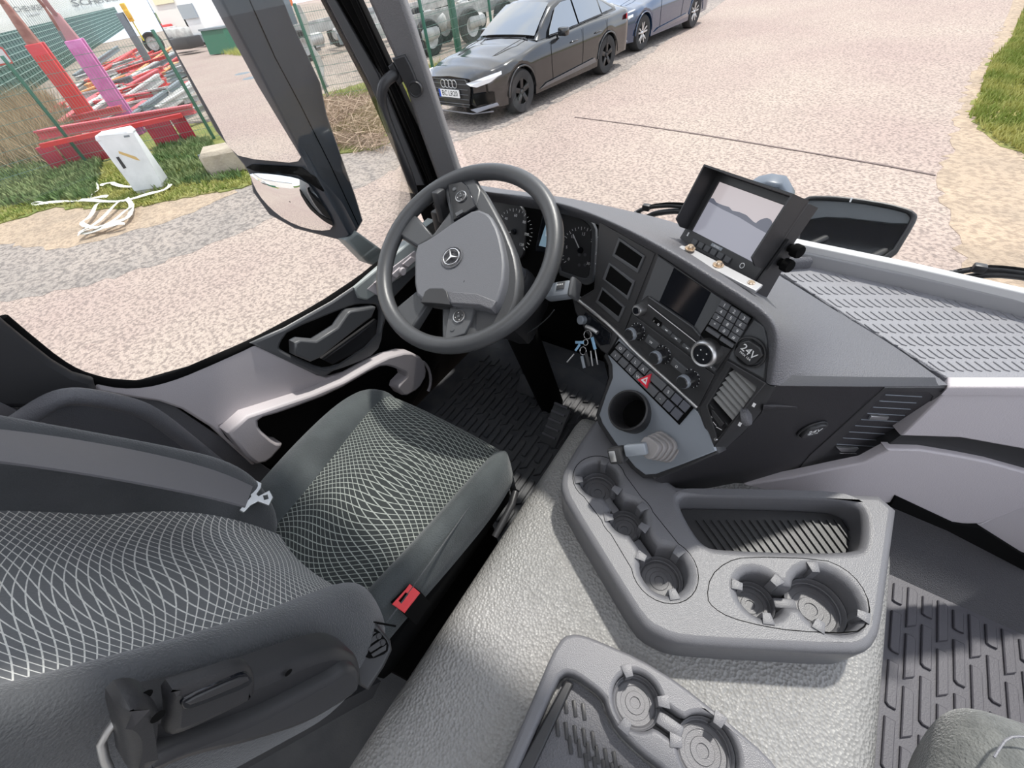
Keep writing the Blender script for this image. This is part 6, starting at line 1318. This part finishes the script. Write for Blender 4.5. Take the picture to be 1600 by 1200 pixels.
# front mirror and sensor
fm = thing('front_mirror', 'black front mirror housing seen from behind beyond the windscreen', 'mirror', PY(1340, 350, 1.5))
FP = Plane(PY(1340, 345, 1.48), (-.1, -.8, .6))
fo = [(1240, 335), (1254, 311), (1266, 305), (1300, 305), (1340, 309), (1390, 317), (1425, 327), (1435, 336), (1430, 350), (1396, 406), (1350, 410), (1240, 395)]
plate('housing', FP, fo, off=-.012, th=.03, bev=.008, rnd=1, material=m_gloss, parent=fm)
plate('rim', FP, fo, [[(1250, 335), (1258, 316), (1268, 311), (1300, 311), (1340, 315), (1390, 323), (1418, 331), (1425, 338), (1420, 350), (1390, 398), (1350, 402), (1250, 388)]], off=.006, th=.03, bev=.004, rnd=1, hrnd=1, material=m_dark, parent=fm)
plate('bowl', FP, [(1248, 330), (1258, 314), (1270, 312), (1340, 316), (1415, 331), (1424, 340), (1418, 352), (1300, 338), (1250, 345)], off=-.004, th=.01, bev=.002, rnd=1, material=mat('bowl_grey', (.10, .11, .12), .25), parent=fm)
for sd_ in (-.08, .08): tube('bracket', [FP.w(1340, 380, -.03)+V((sd_, 0, 0)), V((.12+sd_, 1.40, 1.78)), V((.12+sd_, 1.36, 1.66))], .012, m_dark, fm)
tube('hinge_mark', [FP.w(1328, 316, .008), FP.w(1331, 309, .008)], .0025, m_alu, fm)
sx = thing('camera_housing', 'small grey angular housing outside the windscreen behind the monitor', 'housing', PY(1205, 305, 1.35))
plate('shell', YP(1.36), [(1150, 312), (1164, 297), (1178, 288), (1198, 284), (1222, 288), (1236, 312), (1230, 400), (1160, 400)], off=0, th=.06, bev=.01, material=mat('housing_slate', (.10, .12, .15), .35), parent=sx)
for (pts, lab, nm2) in (([(996, 331), (1010, 324), (1045, 320), (1085, 325)], 'black windscreen wiper left of the monitor', 0), ([(1490, 426), (1530, 419), (1572, 421), (1640, 432)], 'black windscreen wiper at the right edge', 1)):
    wp = thing('wiper', lab, 'wiper', PY(*pts[1], 1.34)); tube('arm', [PY(*p, 1.34) for p in pts], .007, m_dark, wp, smoothn=2)
    q = [(x+14, y+9) for x, y in pts]; tube('blade', [PY(*p, 1.34) for p in q], .009, m_dark, wp, smoothn=2); tube('hose', [PY(x+6, y-3, 1.34) for x, y in pts], .004, m_black, wp, smoothn=1)
    tube('spindle', [PY(*pts[0], 1.34), V((PY(*pts[0], 1.34).x, 1.34, 1.68))], .012, m_dark, wp)
    box('joint', PY(*pts[1], 1.335), (.025, .02, .02), m_dark, wp, bev=.004)
bon = thing('wiper_tray', 'pale outside panel below the windscreen', 'panel', (.0, 1.38, 1.80)); bon = bon
box('panel', (0.0, 1.32, 1.66), (1.9, .12, .08), mat('cab_paint', (.6, .6, .6), .4), bon, bev=.02)
# ================================================================ WORLD SEEN IN THE MIRROR
# white workshop building, truck, green skip, machinery behind the truck
g0, g1 = MR(268, 66), MR(345, 57)
e_ = (g1-g0); e_.z = 0; Lb_ = e_.length; e_.normalize(); away = V((g0.x+g1.x, g0.y+g1.y, 0)).normalized(); nb_ = V((-e_.y, e_.x, 0)); nb_ = nb_ if nb_.dot(away) > 0 else -nb_
bd_ = thing('workshop_building', 'white workshop building with dark doorway, seen in the wing mirror', 'building', (g0+g1)/2)
hB = Lb_*.74
box('wall', (g0+g1)/2+nb_*4+e_*3+V((0, 0, hB/2)), (Lb_+6, 8, hB), mat('workshop_white', (.72, .70, .66), .8), bd_, ux=e_, uy=nb_)
box('roof_edge', (g0+g1)/2+nb_*4+e_*3+V((0, 0, hB+.1)), (Lb_+6.4, 8.4, .25), m_grm, bd_, ux=e_, uy=nb_)
dr = MR(333, 58); box('doorway', V((dr.x, dr.y, 1.9))+e_*-.5, (2.2, .2, 3.8), m_black, bd_, ux=e_, uy=nb_); dr = MR(309, 62); box('side_door', V((dr.x, dr.y, 1.0)), (1.0, .2, 2.0), m_black, bd_, ux=e_, uy=nb_)
sgb = g0+e_*Lb_*.28-nb_*.12; box('sign_board', V((sgb.x, sgb.y, 3.9)), (3.2, .1, 1.3), mat('sign_cream', (.7, .66, .45), .6), bd_, ux=e_, uy=nb_)
tw_ = MR(338, 70); tk = thing('white_truck', 'white lorry cab in front of the workshop, seen in the wing mirror', 'truck', V((tw_.x, tw_.y, 0)))
box('cab', V((tw_.x, tw_.y, 2.0)), (2.0, 2.2, 2.4), m_white, tk, ux=e_, uy=nb_, bev=.15); box('windscreen', V((tw_.x, tw_.y, 2.4))-nb_*1.2, (1.9, .1, .9), m_cglass, tk, ux=e_, uy=nb_); box('bumper', V((tw_.x, tw_.y, .6))-nb_*1.1, (2.3, .4, .5), m_grm, tk, ux=e_, uy=nb_)
for sd in (-1, 1): lathe('wheel', [(0, .15), (.5, .15), (.5, -.15), (0, -.15)], V((tw_.x, tw_.y, .5))+e_*sd*.95, e_, m_tyre, tk, 20)
gk = MR(360, 82); gsk = thing('green_skip', 'dark green skip on the grass patch, seen in the wing mirror', 'skip', V((gk.x, gk.y, 0)))
box('body', V((gk.x, gk.y, .7)), (2.2, 1.4, 1.3), mat('skip_green', (.02, .12, .07), .5), gsk, ux=e_, uy=nb_, taper=1.1); box('lid', V((gk.x, gk.y, 1.4)), (2.3, 1.6, .1), m_grm, gsk, ux=e_, uy=nb_)
gpx = [MR(*p) for p in ((346, 80), (395, 70), (395, 90), (346, 86))]
tufts('skip_grass', [p.xy for p in gpx], 800, .35, m_g1, 9, 'bright grass around the green skip seen in the mirror')
for k, q in enumerate(((252, 40), (262, 44), (272, 50), (280, 60), (290, 66), (300, 68))):
    c = MR(q[0], q[1]+16); bmx = thing('parked_machine', ['red and dark machinery parked left of the workshop', 'white and dark machinery parked in front of the workshop wall'][k > 2], 'machine', V((c.x, c.y, 0)), ['red machinery by the workshop', 'white machinery by the workshop'][k > 2]); box('chassis', V((c.x, c.y, .7)), (2.2, 1.4, .7), m_dark, bmx, ux=e_, uy=nb_, bev=.1); box('superstructure', V((c.x, c.y, 1.3)), (1.4, .9, .6), m_redp if k < 3 else m_stl, bmx, ux=e_, uy=nb_, bev=.1)
hl_ = thing('hedge', 'low green hedge on the horizon seen in the wing mirror', 'hedge', (g0-e_*10+nb_*20)); box('foliage', V(g0-e_*12+nb_*25)+V((0, 0, 1.4)), (50, 3, 2.8), m_g2, hl_, ux=e_, uy=nb_)
for k, q in enumerate(((379, 115), (392, 122))): lathe('manhole_cover', [(0, .02), (.32, .02), (.38, .0)], MR(*q), (0, 0, 1), m_grm, rdp, 24)
